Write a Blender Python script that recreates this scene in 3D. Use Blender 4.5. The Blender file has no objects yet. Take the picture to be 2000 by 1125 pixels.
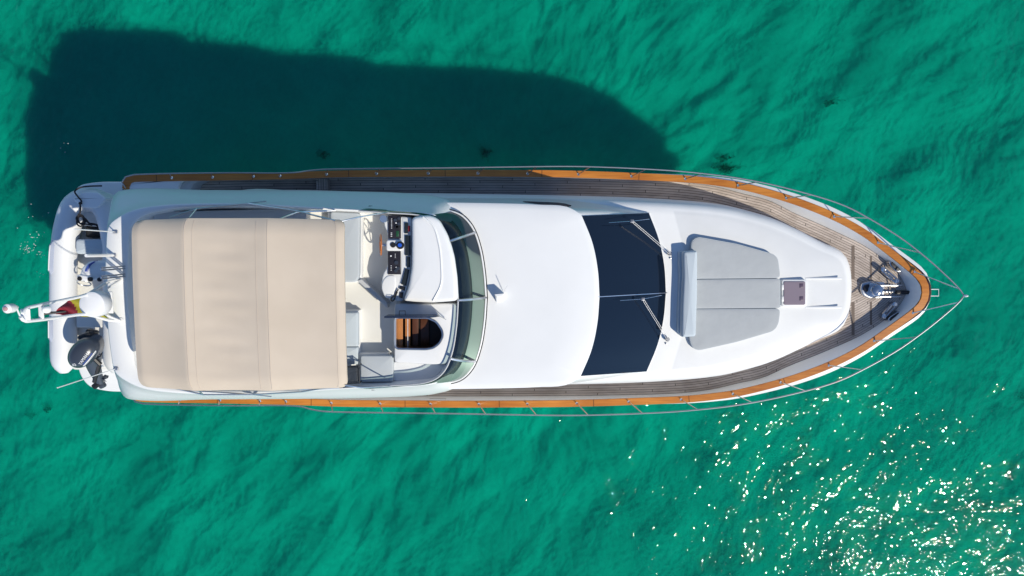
import bpy, bmesh, math, random
import numpy as np
from mathutils import Vector, Matrix
R = math.radians
random.seed(7); rng = np.random.default_rng(7)
sc = bpy.context.scene
C = sc.collection

# ------------------------------------------------------------------ camera
CAM_Y, TILT, H, F = 1.33, 0.076, 19.0, 1334.0
cd = bpy.data.cameras.new('camera'); cam = bpy.data.objects.new('camera', cd); C.objects.link(cam)
cd.sensor_width = 36.0; cd.lens = 36.0 * F / 2000.0; cd.clip_end = 2000
cam.location = (0, CAM_Y, H); cam.rotation_euler = (-TILT, 0, 0)
sc.camera = cam
# ------------------------------------------------------------------ light
SUN_AZ, SUN_EL = R(-40), R(45)          # direction towards the sun, from +x
w = bpy.data.worlds.new('World'); sc.world = w; w.use_nodes = True
nt = w.node_tree; nt.nodes.clear()
sky = nt.nodes.new('ShaderNodeTexSky'); sky.sky_type = 'NISHITA'; sky.sun_disc = False
sky.sun_elevation = SUN_EL; sky.sun_rotation = R(90) - SUN_AZ
sky.air_density = 1.0; sky.dust_density = 0.0; sky.ozone_density = 4.0; sky.altitude = 2500
bg = nt.nodes.new('ShaderNodeBackground'); bg.inputs[1].default_value = 0.15
wo = nt.nodes.new('ShaderNodeOutputWorld')
nt.links.new(sky.outputs[0], bg.inputs[0]); nt.links.new(bg.outputs[0], wo.inputs[0])
sl = bpy.data.lights.new('sun', 'SUN'); sl.energy = 4.2; sl.angle = R(0.53); sl.color = (1.0, 0.93, 0.79)
so = bpy.data.objects.new('sun', sl); C.objects.link(so)
sdir = Vector((math.cos(SUN_AZ)*math.cos(SUN_EL), math.sin(SUN_AZ)*math.cos(SUN_EL), math.sin(SUN_EL)))
so.rotation_euler = sdir.to_track_quat('Z', 'Y').to_euler(); so.location = sdir * 60
sc.view_settings.view_transform = 'Standard'; sc.view_settings.look = 'None'
sc.view_settings.exposure = 0.0; sc.view_settings.gamma = 1.0
sc.cycles.use_denoising = True
sc.cycles.max_bounces = 10; sc.cycles.transparent_max_bounces = 12
sc.cycles.caustics_refractive = False; sc.cycles.caustics_reflective = False
sc.cycles.sample_clamp_indirect = 6.0

# ------------------------------------------------------------------ helpers
def P(px, py, z):
    """point at height z seen at pixel (px, py) of the photograph"""
    a = -TILT; ca, sa = math.cos(a), math.sin(a)
    x = (px-1000)/F; y = -(py-562.5)/F; zz = -1.0
    y, zz = y*ca - zz*sa, y*sa + zz*ca
    k = (z-H)/zz
    return np.array([x*k, CAM_Y + y*k, z])
def PZ(px, py, zf):
    z = zf(P(px, py, 2.5)[0])
    for _ in range(3): z = zf(P(px, py, z)[0])
    return P(px, py, z)
def trace(pts, z):
    if callable(z): return np.array([PZ(a, b, z) for a, b in pts])
    return np.array([P(p[0], p[1], p[2] if len(p) > 2 else z) for p in pts])
def resample(p, n, smooth=True):
    p = np.asarray(p, float)
    if smooth and len(p) > 2:
        q = np.vstack([2*p[0]-p[1], p, 2*p[-1]-p[-2]]); out = []
        for i in range(len(p)-1):
            a, b, c, d = q[i:i+4]
            for t in np.linspace(0, 1, 12, endpoint=False):
                # centripetal-like damping of tangents
                lb = np.linalg.norm(c-b); la = np.linalg.norm(b-a)+1e-9; lc = np.linalg.norm(d-c)+1e-9
                m1 = ((b-a)/la*lb + (c-b))*0.5*min(1, 1.0); m2 = ((c-b) + (d-c)/lc*lb)*0.5
                h = t*t
                out.append((2*h*t-3*h+1)*b + (h*t-2*h+t)*m1 + (-2*h*t+3*h)*c + (h*t-h)*m2)
        out.append(p[-1]); p = np.array(out)
    s = np.r_[0, np.cumsum(np.linalg.norm(np.diff(p[:, :], axis=0), axis=1))]
    u = np.linspace(0, s[-1], n)
    return np.stack([np.interp(u, s, p[:, k]) for k in range(p.shape[1])], 1)
def mirror(h):
    """port half outline (bow centre -> stern centre) to closed ring"""
    m = h[1:-1][::-1].copy(); m[:, 1] *= -1
    return np.vstack([h, m])
def half(pts, z, n, center=True):
    t = trace(pts, z)
    if center: t[0, 1] = 0; t[-1, 1] = 0
    return resample(t, n)
def inset(ring, d, z=None):
    r = np.asarray(ring, float); a = np.roll(r, 1, 0)[:, :2]; b = np.roll(r, -1, 0)[:, :2]
    t = b-a; t /= (np.linalg.norm(t, axis=1)[:, None]+1e-9)
    area = np.sum(r[:, 0]*np.roll(r[:, 1], -1) - np.roll(r[:, 0], -1)*r[:, 1])
    nrm = np.stack([-t[:, 1], t[:, 0]], 1)*np.sign(area)
    o = r.copy(); o[:, :2] += nrm*d
    if z is not None: o[:, 2] = z
    return o
def setz(r, z): o = r.copy(); o[:, 2] = z; return o
def link(o, parent=None):
    C.objects.link(o)
    if parent is not None:
        o.parent = parent
        o.matrix_parent_inverse = Matrix.Translation(-parent.location)
    return o
def mesh(name, V, Fc, mat, parent=None, angle=40, uv=None, mats=None, fmat=None, merge=False):
    me = bpy.data.meshes.new(name)
    me.from_pydata([tuple(map(float, v)) for v in V], [], [tuple(map(int, f)) for f in Fc])
    if uv is not None:
        ul = me.uv_layers.new(name='UVMap')
        idx = np.zeros(len(me.loops), int); me.loops.foreach_get('vertex_index', idx)
        ul.data.foreach_set('uv', np.asarray(uv, float)[idx].ravel())
    for m in (mats or [mat]): me.materials.append(m)
    if fmat is not None: me.polygons.foreach_set('material_index', np.asarray(fmat, int))
    bm = bmesh.new(); bm.from_mesh(me)
    if merge: bmesh.ops.remove_doubles(bm, verts=bm.verts, dist=1e-4)
    bmesh.ops.recalc_face_normals(bm, faces=bm.faces); bm.to_mesh(me); bm.free()
    me.polygons.foreach_set('use_smooth', [True]*len(me.polygons))
    if angle: me.set_sharp_from_angle(angle=R(angle))
    me.update()
    return link(bpy.data.objects.new(name, me), parent)
class MB:
    def __init__(s): s.V = []; s.F = []; s.n = 0; s.UV = []
    def add(s, V, Fc):
        s.V += [tuple(v) for v in V]; s.F += [tuple(i+s.n for i in f) for f in Fc]; s.n = len(s.V); return s
    def loft(s, rings, closed=True, cap0=False, cap1=False):
        n = len(rings[0]); V = np.vstack(rings); Fc = []
        m = n if closed else n-1
        for k in range(len(rings)-1):
            for i in range(m):
                j = (i+1) % n
                Fc.append((k*n+i, k*n+j, (k+1)*n+j, (k+1)*n+i))
        if cap0: Fc.append(tuple(range(n-1, -1, -1)))
        if cap1: Fc.append(tuple(range((len(rings)-1)*n, len(rings)*n)))
        return s.add(V, Fc)
    def tube(s, pts, r, seg=10, closed=False, cap=True):
        p = np.asarray(pts, float); n = len(p)
        rr = np.full(n, r) if np.isscalar(r) else np.asarray(r)
        rings = []; up = None
        for i in range(n):
            a = p[(i-1) % n] if (closed or i > 0) else p[i]; b = p[(i+1) % n] if (closed or i < n-1) else p[i]
            t = b-a; t = t/(np.linalg.norm(t)+1e-9)
            if up is None: up = np.array([0, 0, 1.]) if abs(t[2]) < .9 else np.array([1., 0, 0])
            x = np.cross(up, t); x /= np.linalg.norm(x)+1e-9; y = np.cross(t, x); up = y
            th = np.linspace(0, 2*np.pi, seg, endpoint=False)
            rings.append(p[i] + rr[i]*(np.cos(th)[:, None]*x + np.sin(th)[:, None]*y))
        if closed: rings.append(rings[0])
        return s.loft(rings, True, cap and not closed, cap and not closed)
    def slab(s, out, z0, z1, r=.02, crown=0.0, fan=True):
        o = np.asarray(out, float)
        if o.shape[1] == 2: o = np.c_[o, np.zeros(len(o))]
        r = min(r, abs(z1-z0)*.9)
        rings = [setz(o, z0)]
        for a in (0, 22, 45, 67, 90):
            rings.append(inset(o, r*(1-math.cos(R(a))), z1-r+r*math.sin(R(a))))
        if fan:
            top = rings[-1]; c = top.mean(0)
            for q in (.75, .5, .25, .02):
                g = c+(top-c)*q; g[:, 2] = z1+crown*(1-q*q); rings.append(g)
        return s.loft(rings, True, True, True)
    def box(s, c, d, rz=0, r=.01, rot=None):
        hx, hy, hz = d[0]/2, d[1]/2, d[2]/2
        r = min(r, hx*.9, hy*.9, hz*.9); pts = []
        def rr(i): 
            o = []
            for cx, cy, a0 in ((hx-r, hy-r, 0), (-hx+r, hy-r, 90), (-hx+r, -hy+r, 180), (hx-r, -hy+r, 270)):
                for a in (0, 45, 90): o.append((cx+(r-i)*math.cos(R(a0+a)), cy+(r-i)*math.sin(R(a0+a))))
            return np.array(o)
        rings = []
        for i, z in ((r*.99, -hz), (r*.3, -hz+r*.3), (0, -hz+r), (0, hz-r), (r*.3, hz-r*.3), (r*.99, hz)):
            q = rr(i); rings.append(np.c_[q, np.full(len(q), z)])
        M = np.array(Matrix.Rotation(rz, 3, 'Z') if rot is None else rot.to_matrix())
        rings = [g @ M.T + np.array(c) for g in rings]
        return s.loft(rings, True, True, True)
    def dome(s, c, rx, ry, h, p=2.0, seg=28, M=None, base=0.0):
        rings = []
        th = np.linspace(0, 2*np.pi, seg, endpoint=False)
        if base: rings.append(np.stack([rx*np.cos(th), ry*np.sin(th), np.full(seg, -base)], 1))
        for a in np.linspace(0, 88, 10):
            q = math.cos(R(a))**(2/p); zz = h*math.sin(R(a))**(2/p)
            rings.append(np.stack([rx*q*np.cos(th), ry*q*np.sin(th), np.full(seg, zz)], 1))
        M = np.eye(3) if M is None else np.array(M)
        return s.loft([g @ M.T + np.array(c) for g in rings], True, True, True)
    def lathe(s, c, prof, seg=20, M=None):
        th = np.linspace(0, 2*np.pi, seg, endpoint=False)
        M = np.eye(3) if M is None else np.array(M)
        rings = [np.stack([r*np.cos(th), r*np.sin(th), np.full(seg, z)], 1) @ M.T + np.array(c) for r, z in prof]
        return s.loft(rings, True, True, True)
    def build(s, name, mat, parent=None, **k): return mesh(name, s.V, s.F, mat, parent, **k)
def rrect(cx, cy, sx, sy, r, n=6):
    o = []
    for x, y, a0 in ((cx+sx/2-r, cy+sy/2-r, 0), (cx-sx/2+r, cy+sy/2-r, 90), (cx-sx/2+r, cy-sy/2+r, 180), (cx+sx/2-r, cy-sy/2+r, 270)):
        for a in np.linspace(0, 90, n): o.append((x+r*math.cos(R(a0+a)), y+r*math.sin(R(a0+a))))
    return np.array(o)
def pxpoly(pts, z, n=None, smooth=False):
    t = trace(pts, z)
    if n: t = resample(np.vstack([t, t[:1]]), n+1, smooth)[:-1]
    return t
def roundpoly(t, r, k=5):
    """round the corners of a world polygon"""
    t = np.asarray(t, float); out = []; n = len(t)
    for i in range(n):
        a, b, c = t[i-1], t[i], t[(i+1) % n]
        la, lc = np.linalg.norm(a-b), np.linalg.norm(c-b); q = min(r, la*.48, lc*.48)
        p0 = b+(a-b)/la*q; p1 = b+(c-b)/lc*q
        for u in np.linspace(0, 1, k): out.append((1-u)**2*p0+2*u*(1-u)*b+u*u*p1)
    return np.array(out)
def thing(name, label, cat, loc=(0, 0, 0), group=None):
    o = bpy.data.objects.new(name, None); C.objects.link(o); o.location = loc; o.empty_display_size = .2
    return tag(o, label, cat, group)
def tag(o, label, cat, group=None):
    o['label'] = label; o['category'] = cat
    if group: o['group'] = group
    return o

# ------------------------------------------------------------------ materials
def nodes(name):
    m = bpy.data.materials.new(name); m.use_nodes = True
    n = m.node_tree; b = n.nodes['Principled BSDF']
    return m, n, b, n.links
def N(n, t, **k):
    q = n.nodes.new(t)
    for a, v in k.items(): setattr(q, a, v)
    return q
def plain(name, col, rough=.5, metal=0, bump=0, bscale=40, var=0, vscale=3, coat=0, spec=.5):
    m, n, b, L = nodes(name)
    b.inputs['Base Color'].default_value = (*col, 1); b.inputs['Roughness'].default_value = rough
    b.inputs['Metallic'].default_value = metal; b.inputs['Coat Weight'].default_value = coat
    b.inputs['Coat Roughness'].default_value = .08; b.inputs['Specular IOR Level'].default_value = spec
    tc = N(n, 'ShaderNodeTexCoord')
    if var:
        no = N(n, 'ShaderNodeTexNoise'); no.inputs['Scale'].default_value = vscale; no.inputs['Detail'].default_value = 5
        L.new(tc.outputs['Object'], no.inputs['Vector'])
        mx = N(n, 'ShaderNodeMix', data_type='RGBA')
        mx.inputs[6].default_value = (*[c*(1-var) for c in col], 1); mx.inputs[7].default_value = (*[min(1, c*(1+var)) for c in col], 1)
        L.new(no.outputs[0], mx.inputs[0]); L.new(mx.outputs[2], b.inputs['Base Color'])
    if bump:
        no = N(n, 'ShaderNodeTexNoise'); no.inputs['Scale'].default_value = bscale; no.inputs['Detail'].default_value = 4
        L.new(tc.outputs['Object'], no.inputs['Vector'])
        bp = N(n, 'ShaderNodeBump'); bp.inputs['Strength'].default_value = bump; bp.inputs['Distance'].default_value = .02
        L.new(no.outputs[0], bp.inputs['Height']); L.new(bp.outputs[0], b.inputs['Normal'])
    return m
GEL = plain('white_gelcoat', (.80, .805, .80), .32, var=.03, vscale=1.7, coat=.15)
def trunk_mat():
    m, n, b, L = nodes('foredeck_gelcoat'); tc = N(n, 'ShaderNodeTexCoord'); sx = N(n, 'ShaderNodeSeparateXYZ'); L.new(tc.outputs['Object'], sx.inputs[0])
    ay = N(n, 'ShaderNodeMath', operation='ABSOLUTE'); L.new(sx.outputs[1], ay.inputs[0])
    e1 = N(n, 'ShaderNodeMath', operation='MULTIPLY_ADD'); e1.inputs[1].default_value = .28; L.new(ay.outputs[0], e1.inputs[0]); L.new(sx.outputs[0], e1.inputs[2])
    s1 = N(n, 'ShaderNodeMapRange'); s1.inputs[1].default_value = 4.28; s1.inputs[2].default_value = 4.33; L.new(e1.outputs[0], s1.inputs[0])
    ge = N(n, 'ShaderNodeNewGeometry'); sz = N(n, 'ShaderNodeSeparateXYZ'); L.new(ge.outputs['Normal'], sz.inputs[0])
    s2 = N(n, 'ShaderNodeMapRange'); s2.inputs[1].default_value = .965; s2.inputs[2].default_value = .985; L.new(sz.outputs[2], s2.inputs[0])
    mu = N(n, 'ShaderNodeMath', operation='MULTIPLY'); L.new(s1.outputs[0], mu.inputs[0]); L.new(s2.outputs[0], mu.inputs[1])
    no = N(n, 'ShaderNodeTexNoise'); no.inputs['Scale'].default_value = 1.6; no.inputs['Detail'].default_value = 6; L.new(tc.outputs['Object'], no.inputs['Vector'])
    mx = N(n, 'ShaderNodeMix', data_type='RGBA'); mx.inputs[6].default_value = (.82, .825, .82, 1); mx.inputs[7].default_value = (.70, .71, .715, 1); L.new(mu.outputs[0], mx.inputs[0])
    m2 = N(n, 'ShaderNodeMix', data_type='RGBA', blend_type='MULTIPLY'); cr = N(n, 'ShaderNodeValToRGB'); e = cr.color_ramp.elements; e[0].position = .3; e[0].color = (.955, .955, .95, 1); e[1].position = .62; e[1].color = (1, 1, 1, 1)
    L.new(no.outputs[0], cr.inputs[0]); m2.inputs[0].default_value = 1; L.new(mx.outputs[2], m2.inputs[6]); L.new(cr.outputs[0], m2.inputs[7]); L.new(m2.outputs[2], b.inputs['Base Color'])
    b.inputs['Roughness'].default_value = .38
    n2 = N(n, 'ShaderNodeTexNoise'); n2.inputs['Scale'].default_value = 160; L.new(tc.outputs['Object'], n2.inputs['Vector'])
    bp = N(n, 'ShaderNodeBump'); bp.inputs['Distance'].default_value = .01; L.new(n2.outputs[0], bp.inputs['Height']); bs = N(n, 'ShaderNodeMath', operation='MULTIPLY'); bs.inputs[1].default_value = .15; L.new(mu.outputs[0], bs.inputs[0]); L.new(bs.outputs[0], bp.inputs['Strength']); L.new(bp.outputs[0], b.inputs['Normal'])
    return m
TRUNKM = trunk_mat()
NONSKID = plain('nonskid_white', (.76, .775, .79), .6, bump=.15, bscale=180, var=.015, vscale=2)
CREAM = plain('cream_floor', (.74, .73, .69), .5, var=.02)
GREYPLY = plain('grey_moulding', (.52, .53, .54), .5)  # one even grey for fairings, rim, partition and side seat
CHROME = plain('polished_steel', (.60, .61, .63), .2, metal=1)
STEEL = plain('satin_steel', (.62, .63, .65), .3, metal=1)
RAILM = plain('brushed_rail_steel', (.36, .37, .39), .48, metal=1)
WIPERM = plain('brushed_grey_steel', (.30, .31, .34), .45, metal=1)
BLACK = plain('black_plastic', (.016, .016, .018), .4)
DARKP = plain('instrument_panel_black', (.022, .02, .026), .35, var=.3, vscale=14)
SCREENM = plain('dark_screen', (.02, .026, .03), .12, var=.4, vscale=9)
GREYPL = plain('outboard_grey', (.038, .047, .066), .3, coat=.25)
GREYLEG = plain('outboard_leg_grey', (.05, .062, .085), .4)
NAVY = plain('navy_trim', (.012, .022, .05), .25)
BLUEGAUGE = plain('blue_compass', (.02, .10, .55), .2)
GREEN = plain('green_display', (.02, .09, .04), .3)
WOODW = plain('varnished_wheel', (.48, .14, .025), .25, coat=.5)
WOODIN = plain('cabin_wood', (.50, .20, .06), .35, var=.2, vscale=6, coat=.3)
WOODDK = plain('cabin_wood_shaded', (.10, .035, .015), .4, var=.3, vscale=6)
DARKIN = plain('stairwell_shade', (.02, .012, .008), .6)
CUSH = plain('grey_cushion', (.41, .43, .44), .85, bump=.6, bscale=3.5, var=.06, vscale=5)
CUSHL = plain('pale_grey_cushion', (.50, .56, .60), .8, bump=.15, bscale=7, var=.02)
CUSHS = plain('silver_cushion', (.46, .50, .53), .8, bump=.15, bscale=7)
TUBE = plain('hypalon_white', (.72, .73, .74), .55, var=.02)
TUBEG = plain('hypalon_grey', (.36, .40, .50), .6)
ROPE = plain('dark_rope', (.03, .025, .025), .9, bump=.5, bscale=120)
REDF = plain('flag_red', (.36, .02, .035), .8)
YELF = plain('flag_yellow', (.62, .50, .03), .8)
MESHBLK = plain('black_mesh_cloth', (.025, .035, .05), .6, bump=.6, bscale=25, var=.5, vscale=12)
WHITEP = plain('white_paint', (.80, .80, .80), .4)
LETTER = plain('white_lettering', (.75, .76, .78), .4)
LETTERB = plain('black_lettering', (.02, .02, .03), .5)
LETTERU = plain('blue_lettering', (.03, .07, .35), .4)
CLEARP = plain('clear_dome', (.35, .45, .6), .08, metal=.6)
MAUVE = plain('smoked_hatch_acrylic', (.25, .205, .24), .12)
WEED = plain('seaweed', (.34, .42, .36), .9, var=.5, vscale=20)
GLASSD = plain('dark_windshield', (.004, .009, .020), .06, spec=.4)
def glass_tint(name, col, refl=.05):
    m = bpy.data.materials.new(name); m.use_nodes = True; n = m.node_tree; n.nodes.clear(); L = n.links
    t = N(n, 'ShaderNodeBsdfTransparent'); t.inputs[0].default_value = (*col, 1)
    g = N(n, 'ShaderNodeBsdfGlossy'); g.inputs['Roughness'].default_value = .03
    f = N(n, 'ShaderNodeFresnel'); f.inputs[0].default_value = 1.5
    mx = N(n, 'ShaderNodeMixShader'); o = N(n, 'ShaderNodeOutputMaterial')
    L.new(f.outputs[0], mx.inputs[0]); L.new(t.outputs[0], mx.inputs[1]); L.new(g.outputs[0], mx.inputs[2]); L.new(mx.outputs[0], o.inputs[0])
    return m
TEALG = glass_tint('teal_tinted_glass', (.50, .60, .57))
def teak_cap():
    m, n, b, L = nodes('varnished_teak'); tc = N(n, 'ShaderNodeTexCoord')
    mp = N(n, 'ShaderNodeMapping'); mp.inputs['Scale'].default_value = (1.2, 26, 26); L.new(tc.outputs['Object'], mp.inputs[0])
    no = N(n, 'ShaderNodeTexNoise'); no.inputs['Scale'].default_value = 1.0; no.inputs['Detail'].default_value = 6; L.new(mp.outputs[0], no.inputs['Vector'])
    no2 = N(n, 'ShaderNodeTexNoise'); no2.inputs['Scale'].default_value = .9; L.new(tc.outputs['Object'], no2.inputs['Vector'])
    ad = N(n, 'ShaderNodeMath', operation='MULTIPLY_ADD'); ad.inputs[1].default_value = .5; L.new(no2.outputs[0], ad.inputs[0])
    mu = N(n, 'ShaderNodeMath', operation='MULTIPLY'); mu.inputs[1].default_value = .5; L.new(no.outputs[0], mu.inputs[0]); L.new(mu.outputs[0], ad.inputs[2])
    cr = N(n, 'ShaderNodeValToRGB'); e = cr.color_ramp.elements
    e[0].position = .3; e[0].color = (.36, .105, .012, 1); e[1].position = .7; e[1].color = (.66, .255, .04, 1)
    L.new(ad.outputs[0], cr.inputs[0])
    # scarf joints: thin dark lines every 2.35 m
    uvn = N(n, 'ShaderNodeUVMap'); sx = N(n, 'ShaderNodeSeparateXYZ'); L.new(uvn.outputs[0], sx.inputs[0])
    dv = N(n, 'ShaderNodeMath', operation='DIVIDE'); dv.inputs[1].default_value = 2.35; L.new(sx.outputs[0], dv.inputs[0])
    fr = N(n, 'ShaderNodeMath', operation='FRACT'); L.new(dv.outputs[0], fr.inputs[0])
    lt = N(n, 'ShaderNodeMath', operation='LESS_THAN'); lt.inputs[1].default_value = .007; L.new(fr.outputs[0], lt.inputs[0])
    mx = N(n, 'ShaderNodeMix', data_type='RGBA'); mx.inputs[7].default_value = (.10, .035, .006, 1)
    L.new(lt.outputs[0], mx.inputs[0]); L.new(cr.outputs[0], mx.inputs[6]); L.new(mx.outputs[2], b.inputs['Base Color'])
    b.inputs['Roughness'].default_value = .3; b.inputs['Coat Weight'].default_value = .4
    return m
TEAK = teak_cap()
def teak_deck(name, swap=False):
    m, n, b, L = nodes(name); uvn = N(n, 'ShaderNodeUVMap'); sx = N(n, 'ShaderNodeSeparateXYZ'); L.new(uvn.outputs[0], sx.inputs[0])
    U, Vv = (1, 0) if swap else (0, 1)
    dv = N(n, 'ShaderNodeMath', operation='DIVIDE'); dv.inputs[1].default_value = .062; L.new(sx.outputs[Vv], dv.inputs[0])
    fr = N(n, 'ShaderNodeMath', operation='FRACT'); L.new(dv.outputs[0], fr.inputs[0])
    fl = N(n, 'ShaderNodeMath', operation='FLOOR'); L.new(dv.outputs[0], fl.inputs[0])
    lt = N(n, 'ShaderNodeMath', operation='LESS_THAN'); lt.inputs[1].default_value = .15; L.new(fr.outputs[0], lt.inputs[0])
    # butt joints staggered from plank to plank
    st = N(n, 'ShaderNodeMath', operation='MULTIPLY'); st.inputs[1].default_value = .37; L.new(fl.outputs[0], st.inputs[0])
    ul = N(n, 'ShaderNodeMath', operation='MULTIPLY_ADD'); ul.inputs[1].default_value = 1/2.2; L.new(sx.outputs[U], ul.inputs[0]); L.new(st.outputs[0], ul.inputs[2])
    fj = N(n, 'ShaderNodeMath', operation='FRACT'); L.new(ul.outputs[0], fj.inputs[0])
    lj = N(n, 'ShaderNodeMath', operation='LESS_THAN'); lj.inputs[1].default_value = .006; L.new(fj.outputs[0], lj.inputs[0])
    mxl = N(n, 'ShaderNodeMath', operation='MAXIMUM'); L.new(lt.outputs[0], mxl.inputs[0]); L.new(lj.outputs[0], mxl.inputs[1])
    wn = N(n, 'ShaderNodeTexWhiteNoise', noise_dimensions='2D'); cb = N(n, 'ShaderNodeCombineXYZ')
    fu = N(n, 'ShaderNodeMath', operation='FLOOR'); L.new(ul.outputs[0], fu.inputs[0]); L.new(fu.outputs[0], cb.inputs[0]); L.new(fl.outputs[0], cb.inputs[1]); L.new(cb.outputs[0], wn.inputs[0])
    tc = N(n, 'ShaderNodeTexCoord'); mp = N(n, 'ShaderNodeMapping'); mp.inputs['Scale'].default_value = (2, 30, 30); L.new(tc.outputs['Object'], mp.inputs[0])
    no = N(n, 'ShaderNodeTexNoise'); no.inputs['Scale'].default_value = 1; no.inputs['Detail'].default_value = 6; L.new(mp.outputs[0], no.inputs['Vector'])
    no2 = N(n, 'ShaderNodeTexNoise'); no2.inputs['Scale'].default_value = 1.3; no2.inputs['Detail'].default_value = 4; L.new(tc.outputs['Object'], no2.inputs['Vector'])
    a1 = N(n, 'ShaderNodeMath', operation='ADD'); L.new(no.outputs[0], a1.inputs[0]); L.new(no2.outputs[0], a1.inputs[1])
    a2 = N(n, 'ShaderNodeMath', operation='MULTIPLY_ADD'); a2.inputs[1].default_value = .35; L.new(wn.outputs[0], a2.inputs[0]); L.new(a1.outputs[0], a2.inputs[2])
    cr = N(n, 'ShaderNodeValToRGB'); e = cr.color_ramp.elements
    e[0].position = .65; e[0].color = (.38, .315, .27, 1); e[1].position = 1.0; e[1].color = (.62, .535, .475, 1)
    mr = N(n, 'ShaderNodeMapRange'); mr.inputs[1].default_value = .7; mr.inputs[2].default_value = 1.7; mr.inputs[3].default_value = .5; mr.inputs[4].default_value = 1.1
    L.new(a2.outputs[0], mr.inputs[0]); L.new(mr.outputs[0], cr.inputs[0])
    mx = N(n, 'ShaderNodeMix', data_type='RGBA'); mx.inputs[7].default_value = (.035, .03, .027, 1)
    L.new(mxl.outputs[0], mx.inputs[0]); L.new(cr.outputs[0], mx.inputs[6]); L.new(mx.outputs[2], b.inputs['Base Color'])
    b.inputs['Roughness'].default_value = .75
    return m
DECK = teak_deck('weathered_teak_planks')
def canvas():
    m, n, b, L = nodes('beige_canvas'); tc = N(n, 'ShaderNodeTexCoord')
    no = N(n, 'ShaderNodeTexNoise'); no.inputs['Scale'].default_value = 1.1; no.inputs['Detail'].default_value = 4; L.new(tc.outputs['Object'], no.inputs['Vector'])
    cr = N(n, 'ShaderNodeValToRGB'); e = cr.color_ramp.elements
    e[0].position = .35; e[0].color = (.575, .485, .385, 1); e[1].position = .65; e[1].color = (.62, .525, .42, 1); L.new(no.outputs[0], cr.inputs[0])
    L.new(cr.outputs[0], b.inputs['Base Color']); b.inputs['Roughness'].default_value = .9
    n2 = N(n, 'ShaderNodeTexNoise'); n2.inputs['Scale'].default_value = 300; L.new(tc.outputs['Object'], n2.inputs['Vector'])
    bp = N(n, 'ShaderNodeBump'); bp.inputs['Strength'].default_value = .08; bp.inputs['Distance'].default_value = .01
    L.new(n2.outputs[0], bp.inputs['Height']); L.new(bp.outputs[0], b.inputs['Normal'])
    return m
CANVAS = canvas()
CANVASD = plain('canvas_seam', (.50, .43, .37), .9)

# ------------------------------------------------------------------ water and seabed
BED = -4.1
def sea_material():
    m = bpy.data.materials.new('clear_green_sea'); m.use_nodes = True; n = m.node_tree; n.nodes.clear(); L = n.links
    tc = N(n, 'ShaderNodeTexCoord')
    def layer(rot, sc, scale, detail, dist, w, prev, rough=.5):
        mp = N(n, 'ShaderNodeMapping', vector_type='TEXTURE'); mp.inputs['Rotation'].default_value = (0, 0, R(rot)); mp.inputs['Scale'].default_value = sc
        L.new(tc.outputs['Object'], mp.inputs[0])
        no = N(n, 'ShaderNodeTexNoise'); no.inputs['Scale'].default_value = scale; no.inputs['Detail'].default_value = detail
        no.inputs['Roughness'].default_value = rough; no.inputs['Distortion'].default_value = dist
        L.new(mp.outputs[0], no.inputs['Vector'])
        ma = N(n, 'ShaderNodeMath', operation='MULTIPLY_ADD'); ma.inputs[1].default_value = w
        L.new(no.outputs[0], ma.inputs[0])
        if prev is not None: L.new(prev, ma.inputs[2])
        else: ma.inputs[2].default_value = 0
        return ma.outputs[0]
    # heights in metres; crests run roughly bottom-left to top-right
    h = layer(58, (2.0, 1, 1), .5, 2, .4, .15, None)
    h = layer(50, (1.9, 1, 1), 1.5, 2, .5, .074, h)
    h = layer(72, (1.5, 1, 1), 5.5, 1, .4, .031, h)
    h = layer(35, (1.2, 1, 1), 15, 0, .2, .0062, h)
    bp = N(n, 'ShaderNodeBump'); bp.inputs['Strength'].default_value = 1.0; bp.inputs['Distance'].default_value = 1.0
    L.new(h, bp.inputs['Height'])
    tint = (.03, .86, .735, 1)
    tr = N(n, 'ShaderNodeBsdfTransparent'); tr.inputs[0].default_value = tint
    rf = N(n, 'ShaderNodeBsdfRefraction'); rf.inputs[0].default_value = tint; rf.inputs['IOR'].default_value = 1.14; rf.inputs['Roughness'].default_value = .03
    bq = N(n, 'ShaderNodeBump'); bq.inputs['Strength'].default_value = .45; bq.inputs['Distance'].default_value = 1.0; L.new(h, bq.inputs['Height'])
    L.new(bq.outputs[0], rf.inputs['Normal'])
    m1 = N(n, 'ShaderNodeMixShader'); m1.inputs[0].default_value = .38; L.new(tr.outputs[0], m1.inputs[1]); L.new(rf.outputs[0], m1.inputs[2])
    gl = N(n, 'ShaderNodeBsdfGlossy'); gl.inputs['Roughness'].default_value = .028; L.new(bp.outputs[0], gl.inputs['Normal'])
    fr = N(n, 'ShaderNodeFresnel'); fr.inputs[0].default_value = 1.33; L.new(bp.outputs[0], fr.inputs['Normal'])
    m2 = N(n, 'ShaderNodeMixShader'); L.new(fr.outputs[0], m2.inputs[0]); L.new(m1.outputs[0], m2.inputs[1]); L.new(gl.outputs[0], m2.inputs[2])
    o = N(n, 'ShaderNodeOutputMaterial'); L.new(m2.outputs[0], o.inputs[0])
    return m
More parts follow.
